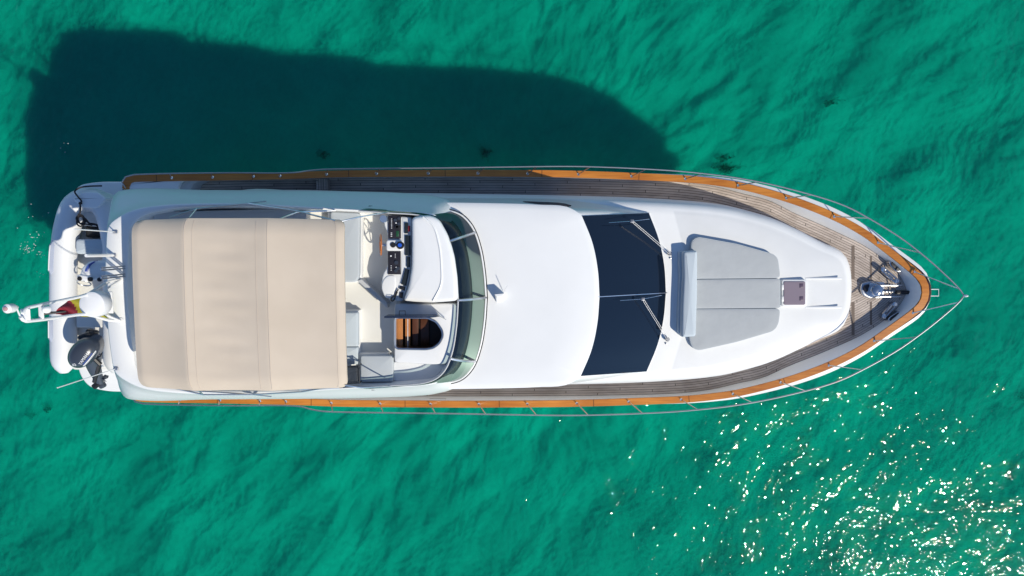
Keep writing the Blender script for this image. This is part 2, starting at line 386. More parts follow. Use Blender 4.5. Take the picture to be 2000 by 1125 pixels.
def bed_material():
    m, n, b, L = nodes('pale_sand_bed'); tc = N(n, 'ShaderNodeTexCoord')
    def nz(scale, det, rot=0, sc=(1, 1, 1), dist=0):
        mp = N(n, 'ShaderNodeMapping', vector_type='TEXTURE'); mp.inputs['Rotation'].default_value = (0, 0, R(rot)); mp.inputs['Scale'].default_value = sc; L.new(tc.outputs['Object'], mp.inputs[0])
        no = N(n, 'ShaderNodeTexNoise'); no.inputs['Scale'].default_value = scale; no.inputs['Detail'].default_value = det; no.inputs['Distortion'].default_value = dist; L.new(mp.outputs[0], no.inputs['Vector']); return no.outputs[0]
    a = nz(.11, 3); c = nz(1.0, 8, 30, (1.1, 1, 1), .5); d = nz(5.5, 8, 55, (1.2, 1, 1), .8)
    s1 = N(n, 'ShaderNodeMath', operation='MULTIPLY_ADD'); s1.inputs[1].default_value = .6; L.new(c, s1.inputs[0]); L.new(a, s1.inputs[2])
    s2 = N(n, 'ShaderNodeMath', operation='MULTIPLY_ADD'); s2.inputs[1].default_value = .7; L.new(d, s2.inputs[0]); L.new(s1.outputs[0], s2.inputs[2])
    mr = N(n, 'ShaderNodeMapRange'); mr.inputs[1].default_value = .82; mr.inputs[2].default_value = 1.48; L.new(s2.outputs[0], mr.inputs[0])
    cr = N(n, 'ShaderNodeValToRGB'); e = cr.color_ramp.elements
    e[0].position = 0; e[0].color = (.57, .62, .57, 1); e[1].position = 1; e[1].color = (.90, .90, .82, 1)
    L.new(mr.outputs[0], cr.inputs[0]); L.new(cr.outputs[0], b.inputs['Base Color'])
    b.inputs['Roughness'].default_value = 1; b.inputs['Specular IOR Level'].default_value = 0
    b.subsurface_method = 'BURLEY' if hasattr(b, 'subsurface_method') else None; b.inputs['Subsurface Weight'].default_value = .85; b.inputs['Subsurface Radius'].default_value = (1, 1, 1); b.inputs['Subsurface Scale'].default_value = .8
    return m
SEA = sea_material(); SAND = bed_material()
S = 300
sea = mesh('sea_water', [(-S, -S, 0), (S, -S, 0), (S, S, 0), (-S, S, 0)], [(0, 1, 2, 3)], SEA, angle=0); sea['kind'] = 'structure'
gx = np.r_[-S, np.linspace(-27, 25, 430), S]; gy = np.r_[-S, np.linspace(-17, 20, 306), S]
XX, YY = np.meshgrid(gx, gy)
def field(nyy, nxx, dx, lo, hi, ang=0, stretch=1.0):
    """smooth random relief, wavelengths lo..hi metres, crests stretched along ang"""
    f = np.fft.fft2(rng.normal(size=(nyy, nxx))); ky = np.fft.fftfreq(nyy, dx)[:, None]; kx = np.fft.fftfreq(nxx, dx)[None]
    a, b = kx*math.cos(ang)+ky*math.sin(ang), -kx*math.sin(ang)+ky*math.cos(ang)
    k = np.sqrt((a*stretch)**2+b**2); g = np.where((k > 1/hi) & (k < 1/lo), 1/np.maximum(k, 1e-6)**1.2, 0)
    h = np.real(np.fft.ifft2(f*g)); return h/h.std()
ZZ = BED + .05*np.clip(XX+4, -22, 22)                            # the bottom shelves gently towards the stern
ZZ[1:-1, 1:-1] += .070*field(306, 430, .121, 2.2, 7) + .012*field(306, 430, .121, .9, 2.2, R(-35), 1.2) + .003*field(306, 430, .121, .36, .9)
nx, ny = len(gx), len(gy)
Fg = [(j*nx+i, j*nx+i+1, (j+1)*nx+i+1, (j+1)*nx+i) for j in range(ny-1) for i in range(nx-1)]
bed = mesh('seabed', np.stack([XX.ravel(), YY.ravel(), ZZ.ravel()], 1), Fg, SAND, angle=0); bed['kind'] = 'structure'

# ================================================================== MOTOR YACHT
yacht = thing('motor_yacht', 'white flybridge motor yacht with teak capped rails and beige canopy at anchor', 'yacht')
def zcap(x): return 2.25 + (0.0075*x*x if x > 0 else 0.008*x)
def zdeck(x): return zcap(x) - float(np.interp(x, [3, 8], [.62, .36]))
NH = 110
OUT = [(1815, 564), (1812, 551), (1799, 533), (1776, 513), (1734, 480), (1700, 454.5), (1650, 425.5), (1600, 403), (1550, 384.5), (1500, 369.5), (1450, 357), (1400, 349), (1350, 343.5), (1300, 340.5),
       (1250, 338.3), (1200, 336), (1150, 334.3), (1100, 333), (1000, 332), (900, 331.5), (800, 332), (700, 332.5), (640, 333.5), (575, 336), (440, 339), (300, 341), (262, 342)]
outh = np.array([PZ(a, b, zcap) for a, b in OUT]); outh[0, 1] = 0
outh = resample(outh, NH)                       # open half: bow centre -> stern quarter
def both(h): m = h[1:][::-1].copy(); m[:, 1] *= -1; return np.vstack([m, h])   # starboard stern -> bow -> port stern
cap_o = both(outh)
def off_open(p, d):
    t = np.gradient(p[:, :2], axis=0); t /= np.linalg.norm(t, axis=1)[:, None]
    nrm = np.stack([-t[:, 1], t[:, 0]], 1)       # left of travel
    o = p.copy(); o[:, :2] += nrm*d; return o
# which side is inward?
sgn = 1 if abs(off_open(cap_o, .1)[10, 1]) < abs(cap_o[10, 1]) else -1
arc = np.r_[0, np.cumsum(np.linalg.norm(np.diff(cap_o, axis=0), axis=1))]
def fix_mid(p):   # keep bow symmetric
    p = p.copy(); k = len(p)//2; p[k, 1] = 0; return p
cap_i = fix_mid(off_open(cap_o, sgn*.165))
# rounded return of the teak round the quarters
def quarter(p, inner):
    s = p[-1]; s0 = p[0]
    dx, ye = (.30, .34) if not inner else (.14, .30)
    q = [(s[0]-dx*.6, s[1]-.03), (s[0]-dx*.92, s[1]-.12), (s[0]-dx, s[1]-ye+.03)]
    add = np.array([[a, b, s[2]] for a, b in q])
    m = add.copy(); m[:, 1] *= -1
    return np.vstack([m[::-1], p, add])
CO, CI = quarter(cap_o, False), quarter(cap_i, True)
up = np.array([0, 0, 1.])
L1 = [CO+up*-.045, CO+up*-.008, CO*1+up*.008+0, CI+up*.008, CI-up*.008, CI-up*.045]
su = np.r_[0, np.cumsum(np.linalg.norm(np.diff(CO, axis=0), axis=1))]
V = np.vstack(L1); n = len(CO); Fc = []
for k in range(5):
    for i in range(n-1): Fc.append((k*n+i, k*n+i+1, (k+1)*n+i+1, (k+1)*n+i))
uv = np.vstack([np.c_[su, np.full(n, k*.05)] for k in range(6)])
mesh('cap_rail', V, Fc, TEAK, yacht, uv=uv)

# hull -------------------------------------------------------------
def hull_ring(z, ys, rake, extra=0):
    p = outh.copy(); x = p[:, 0]
    f = np.clip((x-2)/8, 0, 1)
    p[:, 0] = x - rake*f**2
    p[:, 1] = p[:, 1]*(1-(1-ys)*(.35+.65*f)) + extra*np.clip((x-3.0)/4.5, 0, 1)*np.clip(p[:, 1]/.4, 0, 1)
    if extra: p[:, 0] += .07*np.clip((x-9)/.8, 0, 1)
    p[:, 2] = z if not callable(z) else [z(a) for a in x]
    b = p[-1].copy(); b[0] -= .33; b[1] -= .30
    b2 = b.copy(); b2[1] = 0
    c = p[-1].copy(); c[0] -= .2; c[1] -= .06
    p = np.vstack([p, c, b, b2])
    return mirror(p)
hr = [hull_ring(-.7, .25, 2.6), hull_ring(-.2, .55, 2.0), hull_ring(.25, .70, 1.5), hull_ring(1.0, .84, .75), hull_ring(lambda x: zcap(x)-.28, .97, .1, .12),
      hull_ring(lambda x: zcap(x)-.20, 1, 0, .135), hull_ring(lambda x: zcap(x)-.07, 1, 0, .125), hull_ring(lambda x: zcap(x)-.035, .998, 0, .02)]
hull = MB().loft(hr, True, True, False).build('hull', GEL, yacht)
# bulwark inner face: from inside of cap down to the deck edge
DK = [(1772, 565), (1763, 547), (1736, 515), (1688, 480), (1640, 456), (1600, 437.5), (1550, 415.5), (1500, 391), (1450, 378), (1400, 365), (1350, 357.5), (1300, 353.5), (1200, 349.8), (1100, 348), (1000, 347.3), (900, 347), (800, 347), (640, 348), (500, 349), (370, 351), (300, 352)]
dkh = np.array([PZ(a, b, zdeck) for a, b in DK]); dkh[0, 1] = 0; dkh = resample(dkh, NH)
inh = cap_i[NH-1:].copy(); inh = resample(inh, NH, False); inh[0, 1] = 0
wall = MB().loft([both(inh)-up*.03, both(inh*.35+dkh*.65)*np.array([1, 1, 0])+np.c_[np.zeros((2*NH-1, 2)), both(dkh)[:, 2]+.12], both(dkh)-up*.01], False)
mb = wall; mb.build('bulwark', GEL, yacht)
# teak deck: rows across from deck edge to centreline; v measures distance from the edge
edge = both(dkh); rows = []; uvs = []
for s in np.linspace(1, 0, 9):
    r = edge.copy(); r[:, 1] *= s
    r[:, 2] = [zdeck(a) for a in r[:, 0]]; rows.append(r)
    xe = edge[NH-1:, 0]; ye = edge[NH-1:, 1]
    o = np.argsort(xe)
    uvs.append(np.c_[r[:, 0], np.interp(r[:, 0], xe[o], ye[o])-np.abs(r[:, 1])])
V = np.vstack(rows); n = 2*NH-1; Fc = [(k*n+i, k*n+i+1, (k+1)*n+i+1, (k+1)*n+i) for k in range(8) for i in range(n-1)]
mesh('side_deck', V, Fc, DECK, yacht, uv=np.vstack(uvs))
# boarding step let into the port side deck, and its twin
for sg in (1, -1):
    a = P(619, 350, 1.70); b = P(642, 371.5, 1.70)
    c = (a+b)/2
    bx = MB().box((c[0], sg*c[1], 1.69), (abs(b[0]-a[0]), abs(b[1]-a[1]), .22), r=.012)
    V = np.array(bx.V); mesh('deck_step', bx.V, bx.F, DECK, yacht, uv=np.c_[V[:, 1], V[:, 0]])
# raised quarter panels beside the aft deck
for sg in (1, -1):
    t = pxpoly([(247, 372), (247, 358), (253, 351), (265, 348.5), (372, 347.5), (352, 356), (346, 374), (346, 385), (247, 385)], 2.16); t[:, 1] *= sg
    MB().slab(roundpoly(t, .08), 1.3, 2.17, .03, fan=False).build('quarter_panel', GEL, yacht)
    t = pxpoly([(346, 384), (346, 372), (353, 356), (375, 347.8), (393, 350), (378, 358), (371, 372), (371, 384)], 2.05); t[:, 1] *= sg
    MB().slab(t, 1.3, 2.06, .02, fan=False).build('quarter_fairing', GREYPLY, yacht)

# trunk cabin / foredeck ---------------------------------------------------
NT = 90
TB = [(1659, 563), (1658.5, 540), (1654, 515), (1643, 494), (1625, 482), (1600, 472), (1550, 447.5), (1500, 426), (1450, 411), (1400, 399.5), (1350, 393.5), (1300, 390), (1250, 387.3), (1200, 385.3), (1100, 382.8), (1000, 381), (800, 378), (500, 376), (420, 390), (415, 563)]
tb = half(TB, zdeck, NT)
TB[0]
ring0 = mirror(tb)
xx = ring0[:, 0]
def ztop(x): return np.interp(x, [-8, 1, 3.3, 6, 8.3], [2.95, 2.98, 3.0, 2.86, 2.70])
rings = [ring0 - up*.05]
zb = ring0[:, 2]; zt = ztop(xx)
for fr, d in ((.55, .03), (.72, .065), (.86, .12), (.95, .19), (1.0, .29)):
    g = inset(ring0, d); g[:, 2] = zb+(zt-zb)*fr; rings.append(g)
top = rings[-1]
for s in (.93, .85, .75, .6, .45, .3, .15, .02):
    g = top.copy(); g[:, 1] *= s; g[:, 0] = 3+(g[:, 0]-3)*s; g[:, 2] = ztop(g[:, 0]) + .05*(1-s*s); rings.append(g)
MB().loft(rings, True, True, True).build('foredeck_trunk', TRUNKM, yacht)
# recess lines forward of the hatch
for yy, zz in ((545, 2.90), (600.5, 2.90)):
    a = P(1576, yy, zz); b = P(1645, yy-1 if yy < 570 else yy+1, zz-.06)
    a[2] = ztop(a[0])+.045; b[2] = ztop(b[0])+.045
    MB().box((a+b)/2, (abs(b[0]-a[0]), .05, .016), r=.007).build('moulded_ridge', GEL, yacht)

# deckhouse upper: raked front with windshield --------------------------------
na, ns = 26, 60
def seg_half(front, side, z, zs=None):
    f = trace(front, z); f[0, 1] = 0; s = trace(side, z); s[-1, 1] = 0
    return np.vstack([resample(f, na), resample(s, ns)[1:]])
Rl = mirror(seg_half([(1302, 576, 3.03), (1299, 520, 3.03), (1289, 470, 3.03), (1269, 416, 3.02)], [(1269, 416, 3.02), (1200, 403, 3.0), (1100, 390, 3.0), (1000, 387, 3.0), (700, 387, 3), (430, 387, 3), (425, 400, 3), (425, 570, 3)], 3.0))
Rt = mirror(seg_half([(1168, 578, 4.08), (1165, 530, 4.08), (1154, 475, 4.07), (1133, 422, 4.05)], [(1133, 422, 4.05), (1110, 408, 4.05), (1050, 403, 4.05), (1000, 401, 4.05), (700, 398, 4.05), (430, 398, 4.05), (425, 410, 4.05), (425, 580, 4.05)], 4.05))
mid = (Rl+Rt)/2
MB().loft([Rl-up*.15, Rl, mid, Rt], True, True, True).build('deckhouse', GEL, yacht)
# windshield: two dark panes on the raked front, proud of it
fi = list(range(na))
port_l, port_t = Rl[:na], Rt[:na]
def wsgrid(lo, hi, i0, i1, t0=.02, t1=.985, lift=.018):
    rows = []
    for t in np.linspace(t0, t1, 8):
        r = lo*(1-t)+hi*t; rows.append(r[i0:i1])
    G = np.array(rows)
    nrm = np.cross(G[-1, 0]-G[0, 0], G[0, -1]-G[0, 0]); nrm /= np.linalg.norm(nrm)
    if nrm[2] < 0: nrm = -nrm
    return G + nrm*lift
def gridmesh(name, G, mat, parent, thick=None, **k):
    a, b = G.shape[:2]; Fc = [(i*b+j, i*b+j+1, (i+1)*b+j+1, (i+1)*b+j) for i in range(a-1) for j in range(b-1)]
    return mesh(name, G.reshape(-1, 3), Fc, mat, parent, **k)
def pane_trim(lo, hi, sg):
    l, h = lo.copy(), hi.copy(); l[:, 1] *= sg; h[:, 1] *= sg; return l, h
for sg in (1, -1):
    l, h = pane_trim(port_l, port_t, sg)
    # keep a 6 mm gap at the centre mullion and a white pillar at the corner
    l2 = resample(l, 40, False); h2 = resample(h, 40, False)
    l2[0, 1] = sg*.008; h2[0, 1] = sg*.008
    G = wsgrid(l2, h2, 0, 40)
    gridmesh('windshield', G, GLASSD, yacht)
G = np.array([[Rl[0]+(0, .008, 0), Rl[0]-(0, .008, 0)], [Rt[0]+(0, .008, 0), Rt[0]-(0, .008, 0)]])+np.array([.012, 0, .012])
gridmesh('windshield_mullion', G, STEEL, yacht)
# side windows
for sg in (1, -1):
    s_lo = resample(Rl[na-1:na+ns-1], 200, False); s_hi = resample(Rt[na-1:na+ns-1], 200, False)
    rows = []
    xs = np.linspace(3.0, .25, 30)
    for x in xs:
        a = s_lo[np.argmin(abs(s_lo[:, 0]-x))]; b = s_hi[np.argmin(abs(s_hi[:, 0]-min(x, 1.45)))]
        u = (3.0-x)/2.75
        t0 = .42+.36*min(1, (1-u)*.4+.3*u); t1 = t0 + .36*(1-abs(2*u-1)**2.2)*1.0+.01
        p0 = a+(b-a)*(t0-.05*u); p1 = a+(b-a)*min(.97, t1); rows.append([p0+(0, .012, .004), p1+(0, .012, .006)])
    G = np.array(rows); G[..., 1] *= sg
    gridmesh('side_window', G, GLASSD, yacht)

# roof -----------------------------------------------------------------------
rt = Rt.copy()
rr = [inset(rt, -.0, 4.02), inset(rt, -.035, 4.05), inset(rt, -.035, 4.075), inset(rt, .0, 4.10), inset(rt, .10, 4.125)]
tp = rr[-1]
for s in (.85, .65, .4, .2, .02):
    g = tp.copy(); g[:, 1] *= s; g[:, 0] = -3+(g[:, 0]+3)*s; g[:, 2] = 4.125+.06*(1-s*s); rr.append(g)
MB().loft(rr, True, True, True).build('roof', GEL, yacht)

# flybridge: wide eyebrow, sloped coaming, well ---------------------------------
NF = 120
A = half([(930, 575), (925, 500), (905, 440), (915, 395), (980, 389), (955, 384.5), (900, 380), (800, 377), (700, 374), (600, 372.3), (400, 371), (240, 370), (222, 374), (214, 385), (206, 420), (204, 470), (204, 590)], 3.85, NF)
A = half([(900, 575), (897, 530), (892, 480), (888, 445), (893, 418), (886, 396), (850, 383), (800, 377.5), (700, 374), (600, 372.3), (400, 371), (250, 370), (232, 374), (223, 385), (216, 420), (214, 470), (214, 590)], 3.85, NF)
Bc = half([(900, 600), (897, 540), (887, 478), (869, 437), (850, 419), (820, 413), (700, 408), (600, 402), (500, 397), (400, 396), (320, 399), (262, 408), (230, 423), (211, 440), (205.5, 480), (205, 600)], 4.78, NF)
Ci = half([(893, 600), (890, 540), (880, 482), (862, 442), (845, 425), (815, 419.5), (700, 413), (600, 408), (500, 404), (400, 404), (320, 411), (272, 425), (254, 447), (249, 490), (248.5, 600)], 4.80, NF)
Am, Bm, Cm = mirror(A), mirror(Bc), mirror(Ci)
rg = [inset(Am, .25, 3.70), inset(Am, .03, 3.74), Am, inset(Am, .02, 3.93)]
for t, bul in ((.35, .05), (.7, .05)):
    g = inset(Am, .02)*(1-t)+Bm*t; g[:, 2] = 3.93+(4.70-3.93)*t; rg.append(inset(g, -bul*0.6))
rg += [setz(Bm, 4.72), inset(Bm, .012, 4.765), inset(Bm, .04, 4.785), inset(Cm, -.03, 4.785), setz(Cm, 4.76), inset(Cm, .02, 4.6), inset(Cm, .05, 4.24)]
MB().loft(rg, True, True, False).build('flybridge_coaming', GEL, yacht)
fl = inset(Cm, .045, 4.245)
MB().loft([setz(fl, 4.20), fl], True, True, True).build('flybridge_floor', CREAM, yacht)

# windscreen of tinted glass leaning aft, between roof and rim -----------------------
Wo = [(949, 578, 4.26), (945, 530, 4.26), (936, 480, 4.25), (921, 442, 4.24), (900, 420, 4.24), (872, 411, 4.24), (800, 408, 4.4), (720, 406, 4.6)]
Wi = [(895, 590, 4.88), (891, 535, 4.88), (881, 480, 4.88), (866, 446, 4.88), (847, 429, 4.88), (822, 421, 4.88), (760, 416, 4.87), (700, 412, 4.85)]
wo_, wi_ = trace(Wo, 0), trace(Wi, 0); wo_[0, 1] = 0; wi_[0, 1] = 0
wo_, wi_ = resample(wo_, 50), resample(wi_, 50)
wof, wif = both(wo_), both(wi_)
G = np.array([wof*(1-t)+wif*t + up*.10*math.sin(math.pi*t) for t in np.linspace(0, 1, 6)])
ws = gridmesh('flybridge_windscreen', G, TEALG, yacht)
MB().tube(wof+up*.012, .020, 8).build('windscreen_gasket', WHITEP, ws)
MB().tube(off_open(wof, -sgn*.035)-up*.0, .011, 6).build('windscreen_seal', BLACK, ws)
MB().tube(wif, .014, 8).build('windscreen_rim', GREYPLY, ws)
for k in (31, 49, 67):
    pts = G[:, k]+up*.012
    MB().tube(pts, .030, 6).build('windscreen_mullion', STEEL, ws)
# dark navy band between the hood and the glass
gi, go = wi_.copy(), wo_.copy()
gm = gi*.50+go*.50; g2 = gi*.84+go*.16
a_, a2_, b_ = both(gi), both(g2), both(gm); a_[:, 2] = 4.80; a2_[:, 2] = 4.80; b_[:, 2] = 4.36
gridmesh('windscreen_band', np.array([a_, a2_, b_]), NAVY, ws)
b2 = both(gm); c2 = both(go); b2[:, 2] = 4.355; c2[:, 2] = 4.262
gridmesh('windscreen_apron', np.array([b2, c2]), GEL, ws)

# --- helm moulding: hood, instrument panel, shelf
hood = roundpoly(pxpoly([(803, 424), (838, 419), (857, 428), (874, 458), (887, 500), (893, 545), (894, 588), (842, 592), (786, 589), (797, 560), (803, 520), (803.5, 470)], 4.98), .10)
MB().slab(hood, 4.2, 4.98, .09, crown=.012).build('dash_hood', GEL, yacht)
hr_ = resample(trace([(826, 424), (845, 440), (857, 475), (862, 520), (861, 556), (846, 588)], 4.985), 40)
MB().tube(hr_, .022, 8).build('hood_ridge', GEL, yacht)
shelf = pxpoly([(750, 422), (804, 424), (803.5, 470), (803, 520), (797, 560), (786, 589), (760, 586), (744, 556), (748, 535), (757, 520), (757, 455), (750, 440)], 4.78)
dash = MB().slab(roundpoly(shelf, .06), 4.2, 4.78, .03, fan=False).build('dash_console', GEL, yacht)
bl = pxpoly([(786, 426), (802, 426), (801.5, 470), (801, 520), (795, 560), (784, 587), (773, 585), (783, 540), (785, 500)], 4.785)
MB().slab(bl, 4.775, 4.788, .004, fan=False).build('dash_shelf', NONSKID, dash)
def quad(x0, y0, x1, y1, z): return pxpoly([(x0, y0), (x1, y0), (x1, y1), (x0, y1)], z)
def panel(x0, y0, x1, y1, z, mat, name, par, h=.03, r=.008):
    return MB().slab(quad(x0, y0, x1, y1, z), z-h, z, r, fan=False).build(name, mat, par)
p1 = panel(758, 421, 783, 466, 4.815, DARKP, 'instrument_panel', dash)
p2 = panel(757.5, 491, 782.5, 536, 4.815, DARKP, 'instrument_panel', dash)
pod = MB().slab(roundpoly(quad(754, 468.5, 785, 490, 4.87), .05), 4.7, 4.87, .03).build('compass_pod', GEL, dash)
def gauge(px, py, z, rpx, mat, name, par, h=.012):
    c = P(px, py, z); r = rpx/F*(H-z)
    return MB().lathe(c, [(r, -.03), (r, h*.6), (r*.9, h), (r*.02, h)], 18).build(name, mat, par)
for (px, py, r, m) in ((776, 452.5-9, 5, BLACK), (772, 430, 3.4, GREYPL), (779, 427, 3, GREYPL), (779, 437, 3, GREYPL), (773.5, 435.5, 1.4, LETTER), (775.5, 443, 2.6, GREYLEG)):
    gauge(px, py, 4.83, r, m, 'gauge', p1)
for (px, py, r, m) in ((774, 513, 4, GREYPL), (777, 524, 3.5, GREYPL), (773, 529, 3.4, GREYPL), (774, 522, 1.2, LETTER)):
    gauge(px, py, 4.83, r, m, 'gauge', p2)
panel(773.5, 451, 779, 462, 4.826, GREEN, 'display', p1, .01)
for i in range(8): MB().box(P(764.8, 427.5+i*2.6, 4.825), (.022, .012, .016), r=.003).build('switch', LETTER, p1)
for i in range(3): MB().box(P(764.5, 455+i*3.2, 4.825), (.03, .016, .016), r=.003).build('switch', LETTER, p1)
for i in range(4): MB().box(P(764, 519+i*3, 4.825), (.022, .012, .016), r=.003).build('switch', LETTER, p2)
for i in range(5): MB().box(P(772, 496+i*1.8, 4.825), (.02, .008, .016), r=.003).build('switch', LETTER, p2)
MB().box(P(763.5, 500, 4.825), (.03, .03, .016), r=.003).build('selector_knob', LETTER, p2)
gauge(767.5, 478.5, 4.885, 5.2, BLACK, 'gauge', pod)
cp = gauge(781.5, 479, 4.90, 7.6, BLACK, 'compass', pod, .03)
gauge(780.8, 478.7, 4.935, 4.0, BLUEGAUGE, 'compass_card', pod, .02)
# shelf electronics
for (x0, y0, x1, y1) in ((790, 435, 796.5, 456), (791, 460, 801.5, 499), (794, 502, 800.5, 522)):
    panel(x0, y0, x1, y1, 4.83, SCREENM, 'navigation_screen', dash, .05)
MB().slab(pxpoly([(791, 524.5), (799.5, 527), (793, 559), (783, 555)], 4.83), 4.78, 4.83, .01, fan=False).build('navigation_screen', SCREENM, dash)
MB().slab(pxpoly([(781, 559), (791, 560.5), (789.5, 568), (779, 564)], 4.83), 4.78, 4.83, .02, fan=False).build('speaker_microphone', BLACK, dash)
MB().slab(pxpoly([(781, 571), (787.5, 571), (786, 583), (779.5, 581)], 4.82), 4.78, 4.82, .01, fan=False).build('vent_grille', BLACK, dash)
panel(797, 441, 801, 452, 4.82, REDF, 'warning_label', dash, .02)
MB().tube(resample(trace([(778, 565), (773, 572), (771, 578), (766, 580), (763.5, 585), (766, 588), (770, 585), (772, 578), (776, 570)], 4.82), 40), .014, 6).build('handset_cord', BLACK, dash)
# chrome throttle binnacle
gl_ = gauge(749.5, 427.5, 4.86, 7.5, CLEARP, 'throttle_dome', dash, .07)
# round chart table moulding at the starboard end of the console
MB().slab(roundpoly(pxpoly([(757, 537), (772, 537), (774, 560), (768, 583), (752, 583), (744, 562), (747, 547)], 4.80), .12), 4.2, 4.80, .03, fan=False).build('console_table', GEL, yacht)
# steering wheel
wc = P(743.5, 478, 4.72); 
th = np.linspace(0, 2*np.pi, 40, endpoint=False)
Mw = np.array(Matrix.Rotation(R(-76), 3, 'Y'))
ringp = np.stack([.215*np.cos(th), .215*np.sin(th), 0*th], 1) @ Mw.T + wc
wheel = MB().tube(ringp, .017, 8, True).build('steering_wheel', WOODW, yacht)
hub = MB().lathe(wc+(.05, 0, -.01), [(.035, -.05), (.04, 0), (.02, .05)], 12, Mw)
for k in range(5):
    a = 2*math.pi*k/5+.3; e_ = np.array([.21*math.cos(a), .21*math.sin(a), 0]) @ Mw.T + wc
    hub.tube([wc+(.03, 0, 0), e_], .008, 6)
hub.tube([wc, wc+(.14, 0, -.02)], .02, 8); hub.build('wheel_spokes', STEEL, wheel)

# --- companionway block with hatch hole
blk = roundpoly(pxpoly([(770, 593), (842, 594), (892, 593), (892, 640), (885, 683), (873, 711), (845, 712.5), (770, 708)], 4.74), .06, 6)
hole = pxpoly([(770.5+2, 620.5), (835, 621), (852, 629), (863, 645), (864.5, 657), (858, 670), (846, 679), (832, 681.5), (777, 680.5), (772.5, 677)], 4.74)
hole = roundpoly(hole, .05, 5)
def polar(poly, c, n=96):
    th = np.linspace(-np.pi, np.pi, n, endpoint=False); out = []
    P2 = np.vstack([poly, poly[:1]])[:, :2]
    for a in th:
        d = np.array([math.cos(a), math.sin(a)]); best = None
        for i in range(len(P2)-1):
            e = P2[i+1]-P2[i]; den = d[0]*-e[1]+d[1]*e[0]
            if abs(den) < 1e-12: continue
            r = P2[i]-c
            t = (r[0]*-e[1]+r[1]*e[0])/den; s = (d[0]*r[1]-d[1]*r[0])/den
            if t > 0 and -1e-6 <= s <= 1+1e-6 and (best is None or t > best): best = t
        out.append(c+d*best)
    return np.array(out)
hc = hole[:, :2].mean(0)
ho = polar(hole, hc); bo = polar(blk, hc)
r3 = lambda p, z: np.c_[p, np.full(len(p), z)]
cw = MB().loft([r3(bo, 4.2), inset(r3(bo, 0), 0, 4.70), inset(r3(bo, 0), .012, 4.73), inset(r3(bo, 0), .04, 4.742), r3(ho, 4.745), r3(ho, 4.55)], True).build('companionway', GEL, yacht)
MB().loft([r3(ho, 4.60), inset(r3(ho, 0), -.03, 4.752), inset(r3(ho, 0), -.015, 4.765), inset(r3(ho, 0), .012, 4.76), inset(r3(ho, 0), .012, 4.6)], True).build('hatch_coaming', STEEL, cw)
MB().loft([r3(ho, 4.56), inset(r3(ho, 0), .004, 4.27)], True, False, True).build('stairwell', DARKIN, cw)  # shallow well, coloured near black for the shade of a deep interior
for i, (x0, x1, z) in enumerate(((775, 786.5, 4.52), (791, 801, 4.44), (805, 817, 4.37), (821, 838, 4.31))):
    q = quad(x0, 622.5, x1, 679, z); MB().slab(q, z-.035, z, .01, fan=False).build('stair_tread', [WOODIN, WOODIN, WOODDK, WOODDK][i], cw)  # lower treads use a darker wood copy: stairwell shade put into the colour
a, b = P(796.5, 623, 4.55), P(796.5, 679.5, 4.55)
MB().tube([a, b], .008, 8).build('stair_grip', STEEL, cw)
# open door standing on edge
dn = P(800, 616, 4.78)
dp = [(P(772, 618, 4.76)[0]-.14, 4.76), (P(855, 618, 4.76)[0]+.02, 4.76), (P(855, 618, 4.76)[0]+.06, 4.95), (P(850, 618, 4.76)[0], 5.25), (P(832, 618, 4.76)[0], 5.36), (P(772, 618, 4.76)[0]-.12, 5.36)]
yd = P(800, 619, 4.76)[1]
df = MB(); va = [np.array([x, yd+.02+.05*(z-4.76), z]) for x, z in dp]; vb = [v+np.array([0, .035, 0]) for v in va]
df.loft([np.array(va), np.array(vb)], True, True, True)
door = df.build('hatch_door', NAVY, yacht)
hx = P(795, 618, 4.76)[0]; hy = yd+.09
MB().tube([(hx-.08, hy, 5.25), (hx-.08, hy+.09, 5.25), (hx+.04, hy+.09, 5.25), (hx+.04, hy, 5.25)], .009, 6).build('door_handle', BLACK, door)
MB().tube([P(853, 614, 5.2), P(871, 624, 4.80)], .010, 6).build('door_strut', STEEL, door)
for px in (765, 771, 821): 
    c = P(px, 619, 4.78); MB().box(c, (.04, .05, .03), r=.005).build('door_hinge', STEEL, door)
# steps and lower seat moulding starboard of the companionway
MB().slab(roundpoly(pxpoly([(768, 706), (878, 712), (868, 728), (852, 739), (825, 744), (768, 745)], 4.52), .05), 4.2, 4.52, .03, fan=False).build('side_bench', NONSKID, yacht)
MB().slab(quad(700, 691, 758, 744, 4.50), 4.2, 4.5, .03, fan=False).build('passenger_seat_base', GEL, yacht)
# walls of the helm seat box and diagonal partition
MB().slab(quad(640, 411, 706, 552, 4.50), 4.2, 4.5, .03, fan=False).build('helm_bench_base', GEL, yacht)
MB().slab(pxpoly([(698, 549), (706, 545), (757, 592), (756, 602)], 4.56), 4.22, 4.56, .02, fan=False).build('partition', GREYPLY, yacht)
MB().slab(quad(560, 606, 702, 745, 4.42), 4.2, 4.42, .03, fan=False).build('sofa_base', GEL, yacht)
MB().slab(pxpoly([(300, 414), (560, 407), (598, 409), (598, 440), (300, 440)], 4.55), 4.2, 4.55, .03, fan=False).build('side_seat', GREYPLY, yacht)
